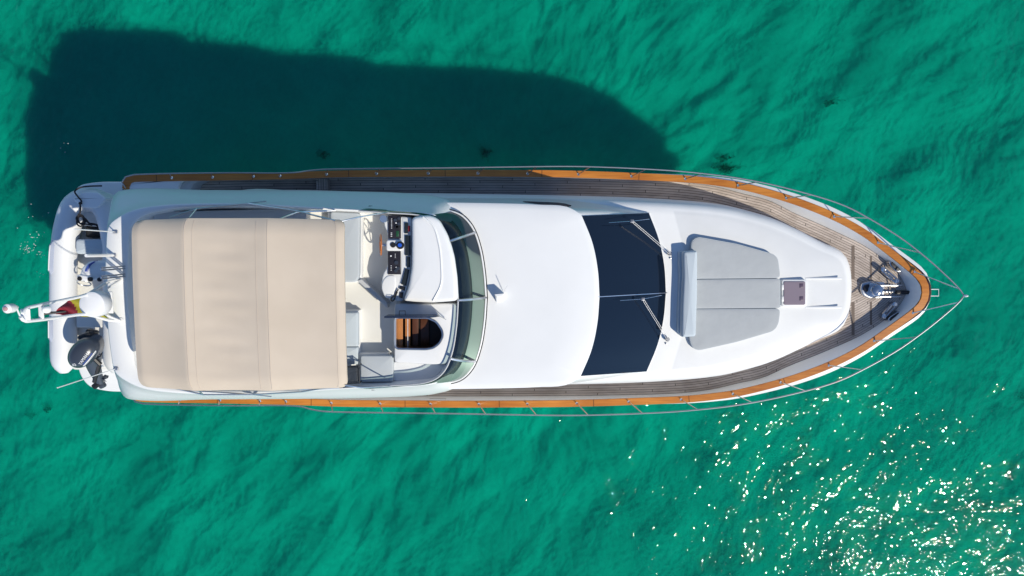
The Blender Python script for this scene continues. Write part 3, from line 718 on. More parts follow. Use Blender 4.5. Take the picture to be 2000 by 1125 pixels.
# --- guard rail with stanchions ---------------------------------------------------
def zrail(x): return zcap(x) + float(np.interp(x, [-6, -5.3, -4.7, 0, 5, 10], [.22, .24, .62, .70, .74, .80]))
RP = [(1883, 577), (1879, 571), (1840, 531), (1800, 496), (1764, 468), (1700, 428), (1650, 402), (1565, 375), (1460, 351), (1350, 336.5), (1250, 329.5), (1180, 326.5), (1120, 325), (1000, 326), (900, 327.5), (800, 328.5), (700, 329.5), (640, 330.5), (620, 331.5), (597, 334), (575, 337), (440, 337.5), (300, 339.5), (262, 341)]
rp = np.array([PZ(a, b, zrail) for a, b in RP]); rp[0, 1] = 0
rp = np.vstack([resample(rp, 150), [[rp[-1, 0]-.22, rp[-1, 1]-.05, rp[-1, 2]-.02], [rp[-1, 0]-.33, rp[-1, 1]-.18, rp[-1, 2]-.05], [rp[-1, 0]-.34, rp[-1, 1]-.30, zcap(-9)]]])
rail = MB().tube(both(rp), .017, 10).build('guard_rail', RAILM, yacht)
cmid = (cap_o+cap_i)/2; cport = cmid[NH-1:]
def cap_at(x, sg):
    y = np.interp(x, cport[::-1, 0], cport[::-1, 1]); return np.array([x, sg*y, zcap(x)+.01])
def rail_at(x, sg):
    y = np.interp(x, rp[::-1, 0], rp[::-1, 1]); z = np.interp(x, rp[::-1, 0], rp[::-1, 2]); return np.array([x, sg*y, z])
xs = [-8.3, -7.3, -6.3, -5.65] + [P(px, 790, 2.3)[0] for px in (645, 741, 840, 935, 1030, 1127, 1228, 1329, 1427)] + [PZ(1525, 751, zcap)[0], PZ(1619, 718, zcap)[0], PZ(1707, 670, zcap)[0], PZ(1783, 607, zcap)[0]]
for x in xs:
    for sg in (1, -1):
        b = cap_at(x, sg); lean = .20 if x > -5.3 else .06
        if x > 6: lean = .20+.11*(x-6)
        t = rail_at(x+lean, sg)
        if x > 8.9: t = rail_at(x+.5, sg)
        st = MB().tube([b, t], .013, 8)
        st.lathe(b-(0, 0, .005), [(.04, 0), (.028, .012), (.016, .03)], 12)
        st.build('stanchion', CHROME, rail)
# bow light bracket at the apex and boarding ladder stub under it
ap = rp[0]
MB().dome(ap+(.03, 0, 0), .05, .03, .07).build('bow_light', WHITEP, rail)
a = P(1815, 565, 2.5); b = P(1833, 565, 2.5); c = P(1833, 578, 2.5); d = P(1815, 578, 2.5)
MB().tube([a, b, c, d], .012, 6).build('bow_roller_frame', WHITEP, yacht)

# --- bow fittings
zb = zdeck(8.9)
def dk(px, py, dz=0.0):
    p = PZ(px, py, zdeck); p[2] += dz; return p
# windlass: base tray, capstan drum, chain, roller
base = pxpoly([(1683, 553), (1698, 549), (1790, 551), (1795, 560), (1795, 578), (1790, 583), (1698, 583), (1685, 577), (1681, 566)], 2.50)
wl = MB().slab(roundpoly(base, .06), 2.2, 2.50, .03, fan=False).build('windlass', STEEL, yacht)
c = P(1705, 566, 2.50)
MB().lathe(c, [(.19, 0), (.19, .06), (.15, .10), (.10, .11), (.095, .15), (.13, .19), (.13, .22), (.09, .245), (.02, .25)], 28).build('capstan', CHROME, wl)
MB().lathe(P(1694, 563, 2.5), [(.10, 0), (.10, .07), (.05, .09)], 20).build('windlass_motor_cap', DARKP, wl)
ch = MB()
for i in range(16):
    p = P(1718+i*3.3, 569, 2.545); M = Matrix.Rotation(R(90*(i % 2)), 3, 'X')
    th = np.linspace(0, 2*np.pi, 10, endpoint=False)
    ch.tube(np.stack([.034*np.cos(th), .018*np.sin(th), 0*th], 1) @ np.array(M).T + p, .008, 5, True)
ch.build('anchor_chain', STEEL, wl)
for yy in (557, 579):
    a, b = P(1716, yy, 2.53), P(1778, yy, 2.53); MB().box((a+b)/2, (b[0]-a[0], .05, .05), r=.02).build('windlass_cheek', STEEL, wl)
a, b = P(1748, 571, 2.56), P(1792, 571, 2.62)
sh = MB().box((a+b)/2, (b[0]-a[0], .09, .10), r=.02); sh.box(P(1781, 559, 2.60), (.20, .10, .12), r=.03); sh.box(P(1783, 580, 2.58), (.17, .09, .10), r=.03)
sh.tube([P(1776, 556, 2.58), P(1776, 583, 2.58)], .045, 10)
sh.build('anchor_shank', BLACK, wl)
def cleat(px0, py0, px1, py1):
    a, b = dk(px0, py0, .14), dk(px1, py1, .14); d = (b-a); L_ = np.linalg.norm(d); u = d/L_; nv = np.array([-u[1], u[0], 0])
    m = MB()
    for s in (-.05, .05): m.tube([a+u*.02+nv*s*.9, b-u*.02+nv*s*.9], .022, 8)
    m.box((a+b)/2-(0, 0, .10), (L_*.8, .10, .06), math.atan2(u[1], u[0]), .02)
    o = m.build('mooring_cleat', CHROME, yacht)
    for e in (a, b): MB().lathe(e-(0, 0, .14), [(.055, 0), (.045, .04), (.04, .11), (.062, .14), (.062, .17), (.035, .195)], 16).build('cleat_bollard', CHROME, o)
cleat(1718, 525, 1744, 548); cleat(1741, 593, 1720, 616)
for pts in ([(1740, 512), (1746, 512), (1760, 526), (1758, 530), (1751, 529), (1741, 518)], [(1737, 626), (1740, 620), (1755, 610), (1760, 612), (1757, 618), (1744, 627)]):
    t = roundpoly(pxpoly(pts, 2.72), .04); c = t.mean(0)
    o = MB().slab(c+(t-c)*1.25, 2.30, 2.70, .02, fan=False).build('fairlead', CHROME, yacht)
    MB().slab(t, 2.66, 2.715, .01, fan=False).build('fairlead_throat', BLACK, o)
for (x0, y0, x1, y1) in ((1663, 480, 1669, 545), (1663, 590, 1669, 655), (1699, 500, 1703, 545), (1699, 590, 1703, 635)):
    q = trace([(x0, y0), (x1, y0), (x1, y1), (x0, y1)], zdeck)+up*.004
    mesh('deck_hatch_seam', q, [(0, 1, 2, 3)], plain('hatch_seam_brown', (.17, .13, .105), .7) if 'hatch_seam_brown' not in bpy.data.materials else bpy.data.materials['hatch_seam_brown'], yacht, angle=0)
# starboard midship fairleads in the bulwark
for sg in (1, -1):
    c = P(855, 780, 2.0); MB().box((c[0], sg*c[1], 2.02), (.42, .05, .10), r=.02).build('scupper', STEEL, yacht)

# --- small deck hatch with smoked lens
hz = 2.93
hf = MB().slab(roundpoly(quad(1527, 546, 1577, 599, hz), .06), 2.8, hz, .02, fan=False).build('deck_hatch', GEL, yacht)
MB().slab(roundpoly(quad(1531, 549.5, 1573, 595.5, hz+.02), .04), hz-.02, hz+.02, .01).build('hatch_lens', MAUVE, hf)
for y0, y1 in ((554, 562), (579, 587)):
    MB().slab(quad(1562, y0, 1569, y1, hz+.03), hz, hz+.03, .008, fan=False).build('hatch_latch', plain('smoke_grey', (.09, .06, .10), .3) if 'smoke_grey' not in bpy.data.materials else bpy.data.materials['smoke_grey'], hf)
for y0, y1 in ((556, 566), (579, 589)):
    MB().slab(quad(1527, y0, 1531, y1, hz+.035), hz, hz+.035, .008, fan=False).build('hatch_hinge', WHITEP, hf)

# --- wipers
def wiper(bx, by, jx, jy, t0, t1):
    b = P(bx, by, 3.12); j = P(jx, jy, 3.62)
    m = MB()
    d = np.array([-(j-b)[1], (j-b)[0], 0]); d /= np.linalg.norm(d)
    for s in (-.022, .022): m.tube([b+d*s*.9+up*.03, j+d*s*.8+up*.03], .005, 6)
    m.lathe(b-(0, 0, .06), [(.05, 0), (.05, .06), (.03, .1)], 12); m.box(j+up*.03, (.08, .08, .03), r=.01)
    o = m.build('windshield_wiper', WIPERM, yacht)
    MB().tube([P(*t0), j+up*.015, P(*t1)], .007, 6).build('wiper_blade', CHROME, o)
wiper(1308, 495, 1234, 432, (1189, 435, 3.88), (1268, 428, 3.30))
wiper(1304, 663, 1255, 584, (1211, 587, 3.93), (1292, 577, 3.30))
for px, py in ((1309, 504), (1301, 671)): MB().lathe(P(px, py, 3.02), [(.02, -.02), (.02, .03), (.01, .035)], 10).build('washer_nozzle', STEEL, yacht)

# --- searchlight on the roof: wedge body and whip
c = P(975, 585, 4.2)
wg = MB(); a0 = [P(967, 575.5, 4.2), P(984, 572, 4.2), P(982, 589, 4.2), P(970, 592, 4.2)]; a1 = [P(966, 575, 4.46), P(985, 573.5, 4.46), P(981, 577, 4.46), P(970, 579, 4.46)]
wg.loft([np.array(a0)-up*.05, np.array(a1)], True, True, True); sl_ = wg.build('roof_horn', GEL, yacht, angle=20)
MB().tube([P(984, 570, 4.2), P(991, 558, 4.5)], .006, 5).build('roof_whip', WHITEP, sl_)

# --- aft mast with radar dome, light bar and lamp
mast = MB()
mz = 4.79; mx = P(235, 590, mz)[0]
for y0 in (546, 627):
    p = P(237, y0, mz); s = 1 if y0 < 580 else -1
    mast.tube(resample(np.array([p, [p[0]-.10, s*.40, mz+.25], [p[0]-.15, s*.30, mz+.55], [p[0]-.13, s*.20, mz+.95], [p[0]-.1, s*.155, mz+1.7], [p[0]-.08, s*.125, mz+2.5], [p[0]-.08, s*.10, mz+2.72], [p[0]-.08, s*.03, mz+2.8]]), 40), .030, 10)
    mast.lathe(p-(0, 0, .01), [(.07, 0), (.07, .02), (.04, .03)], 14)
    mast.tube([p+(-.0, -s*.0, .02), [p[0]-.06, s*.27, mz+.42]], .022, 8)
px_ = mx
mast.box((px_-.06, 0, mz+2.70), (.16, .20, .02), r=.01); mast.box((px_-.07, 0, mz+2.3), (.09, .24, .02), r=.008)
mo = mast.build('radar_mast', WHITEP, yacht)
dc = P(178, 595, 5.80)
MB().lathe((dc[0], dc[1], 5.48), [(.12, -.08), (.22, 0), (.252, .04), (.252, .26), (.245, .30), (.21, .318), (.02, .322)], 36).build('radar_dome', WHITEP, mo)
MB().box((dc[0]+.02, dc[1], 5.36), (.3, .44, .05), r=.02).build('radar_bracket', WHITEP, mo)
lp = P(11, 603.5, 8.05)
lm = MB().lathe((lp[0], lp[1], 7.80), [(.03, 0), (.05, .05), (.075, .10), (.075, .22), (.03, .25)], 18); lm.tube([(lp[0]+.02, lp[1], 7.84), (px_-.08, 0, mz+2.81)], .015, 6); lm.build('mast_lamp', WHITEP, mo)
MB().lathe((lp[0], lp[1], 8.05), [(.035, -.02), (.035, .012), (.02, .02)], 14).build('lamp_cap', plain('pinkish_lens', (.5, .3, .3), .3), mo)
MB().dome((px_+.06, .05, mz+2.33), .07, .07, .11).build('signal_horn', WHITEP, mo)
MB().tube([(px_+.02, -.02, mz+2.36), (px_+.3, -.0, mz+2.2)], [.03, .012], 8).build('horn_trumpet', BLACK, mo)
# whip antennas, pole and boarding hoops
for (bx, by, tx, ty, zt, nm, r, mm) in ((225, 453, 145, 447.5, 6.28, 'whip_antenna', .012, WHITEP), (226, 720, 112, 757.5, 6.75, 'whip_antenna', .010, WHITEP), (222, 498.5, 168, 499.3, 5.72, 'light_pole', .033, WHITEP)):
    b, t = P(bx, by, 4.79), P(tx, ty, zt)
    o = MB().tube([b, t], r, 8).build(nm, mm, yacht)
    MB().box(b+(.01, 0, .015), (.10, .06, .04), r=.01).build('antenna_base', STEEL, o)
for py in (521, 536.5):
    m = MB()
    for dy in (-2.2, 2.2):
        b = P(244, 530+(py-529)*1.0+dy, 4.78); t = b+(0, 0, .82); m.tube([b, t], .016, 8)
    m.tube([P(244, py-2.2+1, 4.78)+(0, 0, .82), P(244, py+2.2+1, 4.78)+(0, 0, .82)], .016, 8)
    m.build('stern_hoop', CHROME, yacht)
MB().lathe(P(291, 401.5, 4.4), [(.085, -.05), (.085, .03), (.06, .06), (.01, .065)], 18).build('side_light', WHITEP, yacht)
# swim platform with stubby chocks
sp = np.array([[-11.75, 0], [-11.75, -2.2], [-11.55, -2.55], [-11.1, -2.72], [-9.0, -2.72], [-9.0, 0]]); spm = sp[1:-1][::-1]*np.array([1, -1]); spo = np.vstack([sp, spm]) 
spo = np.vstack([[-9.0, -2.86], [-10.9, -2.86], [-11.4, -2.74], [-11.62, -2.45], [-11.7, -2.1], [-11.7, 2.1], [-11.62, 2.45], [-11.4, 2.68], [-10.9, 2.76], [-9.0, 2.76]])
MB().slab(roundpoly(np.c_[spo, np.zeros(len(spo))], .3), .55, .86, .05, fan=False).build('swim_platform', GEL, yacht)
for y in (1.1, -1.1): MB().box((-10.6, y, 1.05), (1.0, .16, .45), r=.03).build('dinghy_chock', GEL, yacht)
MB().slab(np.array([[-9.35, -2.35, 0], [-9.35, 2.35, 0], [-8.0, 2.35, 0], [-8.0, -2.35, 0]]), .86, 1.65, .05, fan=False).build('transom_block', GEL, yacht)

# --- bimini: canopy on steel bows
bx0, bx1 = P(258.5, 590, 5.78)[0], P(672, 590, 5.78)[0]
nu, nv = 110, 90
by0, by1 = P(460, 426, 5.77)[1], P(460, 763.5, 5.77)[1]
us = np.linspace(0, 1, nu); vs = np.linspace(0, 1, nv)
G = np.zeros((nu, nv, 3))
ridge = [0.0, .262, .648, 1.0]
def cz(u, v):
    z = np.interp(u, [0, .03, .262, .648, .97, 1.0], [5.74, 5.78, 5.93, 5.91, 5.79, 5.74])
    for a, b, d in ((.03, .262, .030), (.262, .648, .065), (.648, .97, .03)):
        if a < u < b: z -= d*math.sin(math.pi*(u-a)/(b-a))
    e = min(v, 1-v); z -= .10*(1-min(1, e/.10))**2 + .05*(2*abs(v-.5))**2
    if .30 < u < .60:                                             # loose cloth wrinkles between the middle bows
        wgt = math.sin(math.pi*(u-.30)/.30)
        z += .0042*wgt*(math.sin(v*46+u*5)+.7*math.sin(v*71-u*9+1))
    return z
def cy(u, v):
    y = by0+(by1-by0)*v
    mid_ = (by0+by1)/2; hw = (by1-by0)/2
    s = 1-.022*abs(np.interp(u, [0, .262, .648, 1], [1.0, .1, 0, .8]))
    for k in (0.262, .648): s -= 0
    return mid_+(y-mid_)*s
for i, u in enumerate(us):
    for j, v in enumerate(vs):
        x = bx0+(bx1-bx0)*u
        e = min(v, 1-v); r = .055
        if e < r:                                                # rounded plan corners
            k = 1-math.sqrt(max(0, 1-(1-e/r)**2)); 
            x = (bx0+bx1)/2+(x-(bx0+bx1)/2)*(1-.055*k)
        G[i, j] = (x, cy(u, v), cz(u, v))
bm_ = MB(); a, b = nu, nv
bm_.add(G.reshape(-1, 3), [(i*b+j, i*b+j+1, (i+1)*b+j+1, (i+1)*b+j) for i in range(a-1) for j in range(b-1)])
edge_ = [(i, 0) for i in range(nu)]+[(nu-1, j) for j in range(1, nv)]+[(i, nv-1) for i in range(nu-2, -1, -1)]+[(0, j) for j in range(nv-2, 0, -1)]
er = np.array([G[i, j] for i, j in edge_])
bm_.loft([er, inset(er, -.006)-up*.02, inset(er, .0)-up*.085], True)
can = bm_.build('bimini_canopy', CANVAS, yacht, angle=60)
for u in (.262, .30, .60, .648, .965):
    i = int(round(u*(nu-1))); pts = G[i]+up*.002
    MB().tube(pts[1:-1], .006 if u in (.262, .648) else .004, 5).build('canopy_seam', CANVASD, can)
fr = MB()
def fpt(px, py, z): return P(px, py, z)
for sg in (1, -1):
    def q(px, py, z):
        p = P(px, py, z); return np.array([p[0], sg*p[1], z])
    ft = q(484, 397, 4.80)
    fr.tube([ft, q(384, 408, 5.4), q(330, 425, 5.62)], .016, 8); fr.tube([ft, q(580, 412, 5.3), q(655, 431, 5.66)], .016, 8)
    fr.tube([q(655, 411, 4.82), q(580, 414, 5.2), q(545, 428, 5.62)], .016, 8); fr.tube([q(384, 408, 5.4), q(370, 425, 5.62)], .014, 8)
    fr.tube([q(520, 393, 4.80), ft, q(340, 412, 5.1)], .013, 8)
    fr.tube([q(760, 414, 4.86), q(700, 424, 5.5), q(668, 432, 5.66)], .014, 8)
for u in (.03, .262, .648, .965):
    i = int(round(u*(nu-1))); fr.tube(G[i, 2:-2]-up*.03, .014, 6)
fr.build('bimini_frame', STEEL, can)

# lettering on the after bulkhead of the flybridge, partly under the canopy
def text(body, size, mat, name, parent, origin, rz, flat=True, fn=None, shear=0, ext=.002):
    cu = bpy.data.curves.new(name, 'FONT'); cu.body = body; cu.size = size; cu.extrude = 0; cu.shear = shear; cu.resolution_u = 3
    o = bpy.data.objects.new(name, cu); C.objects.link(o); bpy.context.view_layer.update()
    me = bpy.data.meshes.new_from_object(o.evaluated_get(bpy.context.evaluated_depsgraph_get())); bpy.data.objects.remove(o)
    M = Matrix.Translation(origin) @ Matrix.Rotation(rz, 4, 'Z'); me.transform(M)
    if fn is not None:
        for v in me.vertices: v.co = fn(v.co)
    me.materials.clear(); me.materials.append(mat)
    return link(bpy.data.objects.new(name, me), parent)
text('NAWAC', .19, LETTERB, 'name_lettering', yacht, tuple(P(263.5, 593, 4.262)), R(90))
panel(256, 616, 262, 638, 4.27, DARKP, 'socket_panel', yacht, .04)
panel(257, 623, 262, 629, 4.276, REDF, 'red_switch', yacht, .02)
for y in (677, 693): panel(253, y, 261, y+6, 4.27, DARKP, 'deck_socket', yacht, .02)

# ================================================================== LOOSE GEAR ON THE YACHT
def cushion(name, label, cat, poly, z0, z1, mat, group=None, r=.05, crown=.02):
    m = MB().slab(poly, z0, z1, r, crown=crown); o = m.build(name, mat)
    return tag(o, label, cat, group)
sz = 3.02
def fine(poly, n=80): 
    t = np.vstack([poly, poly[:1]]); return resample(t, n+1, False)[:-1]
cg = 'foredeck sun pad cushions'
def zpad(t): return t
A1 = fine(roundpoly(pxpoly([(1350, 470), (1362, 462), (1440, 476), (1512, 496), (1521, 504), (1526, 543.6), (1345, 545)], 3.08), .10))
A2 = fine(roundpoly(pxpoly([(1345, 545.8), (1526, 544.4), (1526, 602), (1345, 603)], 3.08), .03))
A3 = fine(roundpoly(pxpoly([(1345, 603.6), (1526, 602.8), (1522, 634), (1513, 647), (1440, 668), (1364, 684.5), (1352, 680), (1346, 664)], 3.08), .10))
for pl, lb in ((A1, 'grey sun pad cushion with angled outer edge on the port side of the foredeck'), (A2, 'grey sun pad strip in the middle, between the two angled cushions'), (A3, 'grey sun pad cushion with angled outer edge on the starboard side, nearest the glittering water')):
    o = cushion('sun_pad_cushion', lb, 'cushion', pl, 2.90, 3.09, CUSH, cg, .035, .012)
    V_ = o.data.vertices
    for v in V_: v.co.z += (-.035*(v.co.x-5.0) if True else 0)
    e = fine(pl, 120); e3 = np.c_[inset(e, .01)[:, :2], 3.078-.035*(e[:, 0]-5.0)]
    MB().tube(e3, .008, 5, True).build('piping', CUSHS, o)
bo = fine(roundpoly(pxpoly([(1334, 491), (1362, 489), (1361.5, 580), (1359, 657), (1331, 659), (1332, 600), (1335, 540)], 3.30), .05))
cushion('backrest_bolster', 'pale blue-grey bolster across the aft end of the foredeck sun pad', 'cushion', bo, 3.02, 3.34, CUSHL, None, .07, .02)
# aft support wall of the bolster
t = fine(roundpoly(pxpoly([(1326, 490), (1338, 491), (1338, 540), (1335, 600), (1334, 658), (1324, 650), (1325, 590), (1327, 540)], 3.12), .03))
MB().slab(t, 2.98, 3.14, .03, fan=False).build('bolster_support', CUSHL, yacht)
cushion('helm_bench_cushion', 'long grey bench cushion behind the steering wheel, half under the canopy edge', 'cushion', fine(roundpoly(pxpoly([(645, 413), (703, 416), (702.5, 470), (702, 540), (696, 550.5), (645, 551)], 4.62), .06)), 4.50, 4.64, CUSHS, 'flybridge seat cushions', .04)
cushion('sofa_cushion', 'narrow grey sofa cushion beside the canopy edge, nearer the helm', 'cushion', fine(roundpoly(quad(640, 610, 699, 677, 4.55), .03)), 4.42, 4.56, CUSHL, 'flybridge seat cushions', .035)
cushion('sofa_cushion', 'short grey sofa cushion beside the canopy edge, next to the black folding chair', 'cushion', fine(roundpoly(quad(640, 677.6, 699, 712, 4.55), .03)), 4.42, 4.56, CUSHL, 'flybridge seat cushions', .035)
cushion('passenger_seat_cushion', 'square grey seat cushion aft of the open companionway hatch', 'cushion', fine(roundpoly(quad(704, 694, 768, 746, 4.60), .04)), 4.50, 4.62, CUSHS, 'flybridge seat cushions', .035)
fc = thing('folding_chair', 'black mesh folding chair wedged under the starboard corner of the canopy', 'folding chair', tuple(P(688, 735, 4.45)))
MB().slab(roundpoly(pxpoly([(664, 718), (699, 716), (700, 746), (664, 749)], 4.80), .03), 4.72, 4.80, .02).build('seat', MESHBLK, fc)
fm = MB(); qd = pxpoly([(664, 717), (701, 714), (702, 748), (664, 750)], 4.82); fm.tube(qd, .018, 8, True); fm.build('frame', BLACK, fc)
for k in (0, 1, 2, 3):
    MB().tube([qd[k], qd[k]*np.array([1, 1, 0])+(0, 0, 4.25)], .012, 6).build('leg', BLACK, fc)
# ensign hanging from the mast
fA = np.array([P(163, 577, 5.15), P(163, 612.5, 5.15)]); fB = np.array([P(110, 606, 4.0), P(108, 613, 4.0)])
nu2, nv2 = 30, 18; FG = np.zeros((nu2, nv2, 3))
top_l = resample(np.array([P(168, 575, 5.25), P(150, 580, 4.8), P(130, 588, 4.4), P(108, 611, 4.0)]), nu2)
bot_l = resample(np.array([P(215, 622, 4.95), P(175, 619, 4.75), P(140, 617, 4.4), P(107, 614, 4.0)]), nu2)
for i in range(nu2):
    for j in range(nv2):
        v = j/(nv2-1); FG[i, j] = top_l[i]*(1-v)+bot_l[i]*v; FG[i, j, 2] += .05*math.sin(i*.55+j*.5)
Fq = [(i*nv2+j, i*nv2+j+1, (i+1)*nv2+j+1, (i+1)*nv2+j) for i in range(nu2-1) for j in range(nv2-1)]
def fcol(i, j):
    u = i/(nu2-1)+.18*(j/(nv2-1)-.5)
    return 1 if u < .47 else 0
flag = mesh('ensign_flag', FG.reshape(-1, 3), Fq, REDF, mats=[REDF, YELF], fmat=[fcol(i, j) for i in range(nu2-1) for j in range(nv2-1)])
tag(flag, 'red and yellow striped ensign drooping under the white radar mast', 'flag')

# ================================================================== INFLATABLE DINGHY
dg = thing('inflatable_dinghy', 'white inflatable dinghy carried crosswise on the swim platform', 'dinghy', (-10.5, 0, .86))
zt = 1.60
cl = trace([(125, 728), (124, 640), (124, 560), (126, 490), (133, 440), (147, 402), (162, 392), (176, 390), (190, 393), (204, 404), (219, 440), (226, 490), (228, 560), (228, 640), (227, 728)], zt)
cl = resample(cl, 90)
rad = np.full(90, .305); rad[:5] = [.10, .2, .26, .29, .30]; rad[-5:] = rad[:5][::-1]
tb_ = MB().tube(cl, rad, 20).build('buoyancy_tube', TUBE, dg)
for sgm in ((8, 15), (24, 33), (45, 0)):
    if not sgm[1]: continue
    a, b = sgm; pts = cl[a:b].copy(); pts[:, 2] += .27; pts[:, 0] -= .13
    MB().tube(pts, np.r_[.02, np.full(len(pts)-2, .075), .02], 8).build('grab_patch', TUBEG, tb_)
    hp = pts.copy(); hp[:, 2] += .075; hp[:, 0] -= .02; MB().tube(hp[1:-1], .014, 6).build('grab_strap', WHITEP, tb_)
fl_ = pxpoly([(140, 722), (140, 560), (142, 480), (150, 430), (165, 405), (190, 405), (205, 430), (213, 480), (213, 722)], 1.28)
MB().slab(roundpoly(fl_, .1), 1.02, 1.28, .02, fan=False).build('dinghy_floor', CREAM, dg)
lk = MB().slab(roundpoly(pxpoly([(139, 388), (160, 374), (190, 374), (208, 388), (190, 407), (162, 406)], 1.95), .08), 1.4, 1.95, .05, fan=False).build('bow_locker', GEL, dg)
MB().slab(roundpoly(pxpoly([(155, 408), (190, 407), (204, 432), (200, 444), (156, 440)], 1.6), .06), 1.2, 1.60, .04).build('bow_step', CREAM, dg)
MB().slab(roundpoly(quad(146, 467, 216, 496.5, 1.82), .10), 1.3, 1.82, .07, crown=.03).build('front_seat', CUSHL, dg)
MB().slab(roundpoly(quad(148, 612, 210, 640, 1.72), .06), 1.3, 1.72, .04).build('rear_bench', CREAM, dg)
MB().slab(roundpoly(quad(138, 700, 216, 716, 1.62), .03), 1.0, 1.62, .03, fan=False).build('transom', GEL, dg)
cons = roundpoly(pxpoly([(152, 541), (158, 522), (172, 510), (212, 508), (212, 546), (154, 548)], 2.15), .08)
co = MB().slab(cons, 1.3, 2.15, .09, crown=.02).build('steering_console', TUBE, dg)
sg_ = MB().slab(roundpoly(pxpoly([(150, 536), (178, 540), (178, 548), (150, 549)], 2.20), .03), 1.9, 2.20, .03).build('console_face', WHITEP, dg)
for (x, y, r) in ((155.5, 544.3, 4.2), (176, 545.5, 4.6), (194, 546, 4)): gauge(x, y, 2.21, r, BLACK, 'console_gauge', co, .02)
sw_ = P(164, 553, 2.0); th = np.linspace(0, 2*np.pi, 32, endpoint=False)
MB().tube(np.stack([.155*np.cos(th), .075*np.sin(th), .12*np.sin(th)], 1)+sw_, .016, 6, True).build('dinghy_wheel', STEEL, dg)
sq = MB()                                                     # swirl graphic on the console top
for k in range(3):
    pts = resample(trace([(166+k*2.5, 531), (169+k*2.3, 524), (174+k*2, 517), (183+k*1.5, 511.5)], 2.172), 14); pts[:, 2] += .002
    sq.tube(pts, [.004]+[.012-.003*k]*12+[.004], 5)
sq.tube(resample(trace([(183, 511), (187, 509.6), (191, 509.4)], 2.165), 6), .008, 5); sq.build('console_graphic', LETTERU, co)
text('BO-1', .11, LETTERB, 'tube_lettering', tb_, tuple(P(222.5, 402, 1.92)), R(-62))
# black bag and hardware between bow and seat
MB().slab(roundpoly(quad(166, 441, 214, 464, 1.5), .05), 1.28, 1.5, .05, crown=.04).build('cockpit_well', BLACK, dg)
# outboard motor
oc = P(150.5, 691, 2.75)
long_dir = math.atan2(.75, .66)
cowl = MB(); Mz = np.array(Matrix.Rotation(long_dir, 3, 'Z') @ Matrix.Rotation(R(16), 3, 'X'))
CA, CB, CH = .44, .30, .32
cowl.dome(oc-(0, 0, .30), CA, CB, CH, 2.5, 36, Mz, .26)
cw_ = cowl.build('outboard_motor', GREYPL, dg)
def on_cowl(co_, lift=.005):
    # co_ in cowl local flat coords -> dome surface
    x, y = co_[0], co_[1]; q = (abs(x)/CA)**2.0+(abs(y)/CB)**2.0
    q = min(.985, q); c = math.sqrt(q)**2.5
    z = CH*(1-min(1, c)**1)**(1/2.5)+lift
    p = np.array([x, y, z]) @ Mz.T + oc-(0, 0, .30); return Vector(p)
text('YAMAHA', .10, LETTER, 'motor_lettering', cw_, (-.20, -.150, 0), R(4), fn=lambda v: on_cowl(v), shear=.2)
text('40', .11, LETTER, 'motor_lettering', cw_, (-.355, -.02, 0), R(-35), fn=lambda v: on_cowl(v))
for yo, x0, x1, m, wd in ((-.172, -.16, .20, LETTERU, .014), (-.205, -.22, .27, LETTER, .016), (-.222, -.20, .25, LETTER, .008)):
    rows = []
    for x in np.linspace(x0, x1, 20): rows.append([on_cowl((x, yo-.05*(x*x/.1)*-.45+wd/2)), on_cowl((x, yo-.05*(x*x/.1)*-.45-wd/2))])
    gridmesh('cowl_stripe', np.array([[list(a) for a in r] for r in rows]), m, cw_, angle=0)
pv = MB(); ax = oc-(0, 0, .42); foot = P(196, 748, 1.95)
leg = resample(np.array([ax+(.1, -.08, 0), ax*.55+foot*.45, foot]), 12)
for k, rr_ in enumerate(np.linspace(1, 0, 12)): pass
pv.tube(leg, np.linspace(.22, .09, 12), 12); pv.box(foot+(-.02, .02, -.03), (.16, .34, .14), R(30), .04); pv.build('motor_leg', GREYLEG, cw_)
pb = MB(); pb.box(P(172, 662, 2.35), (.34, .32, .28), R(20), .06); pb.tube([P(168, 650, 2.4), P(180, 665, 2.3), P(182, 690, 2.2)], .07, 8); pb.tube([P(186, 690, 2.3), P(192, 716, 2.2), P(184, 746, 2.1)], [.09, .07, .05], 8)
pb.box(P(179, 655, 2.2), (.25, .3, .2), R(-15), .04); pb.tube([P(184, 700, 2.42), P(196, 712, 2.35)], .06, 8); pb.box(P(188, 752, 2.0), (.2, .14, .1), R(40), .03)
pb.build('motor_bracket', BLACK, cw_)
gp = MB(); gp.box(P(190, 690, 2.28), (.16, .14, .16), R(15), .05); gp.tube([P(182, 694, 2.35), P(196, 693, 2.3)], .03, 8); gp.build('tilt_ram', STEEL, cw_)
pr = MB(); hb_ = P(200, 738, 1.95)
for k in range(3):
    a = k*2.09+.4; m = Matrix.Rotation(a, 3, 'X') ; 
    vs_ = [np.array([0, .02, -.02]), np.array([.04, .10, -.06]), np.array([.05, .17, 0]), np.array([.02, .12, .07]), np.array([-.01, .03, .03])]
    vs_ = [np.array(Matrix.Rotation(R(40), 3, 'Z') @ (m @ Vector(v)))+hb_ for v in vs_]
    pr.loft([np.array(vs_), np.array(vs_)+(.012, .006, 0)], True, True, True)
pr.lathe(hb_, [(.05, -.08), (.06, 0), (.03, .1)], 12, np.array(Matrix.Rotation(R(90), 3, 'Y'))); pr.build('propeller', GREYLEG, cw_)
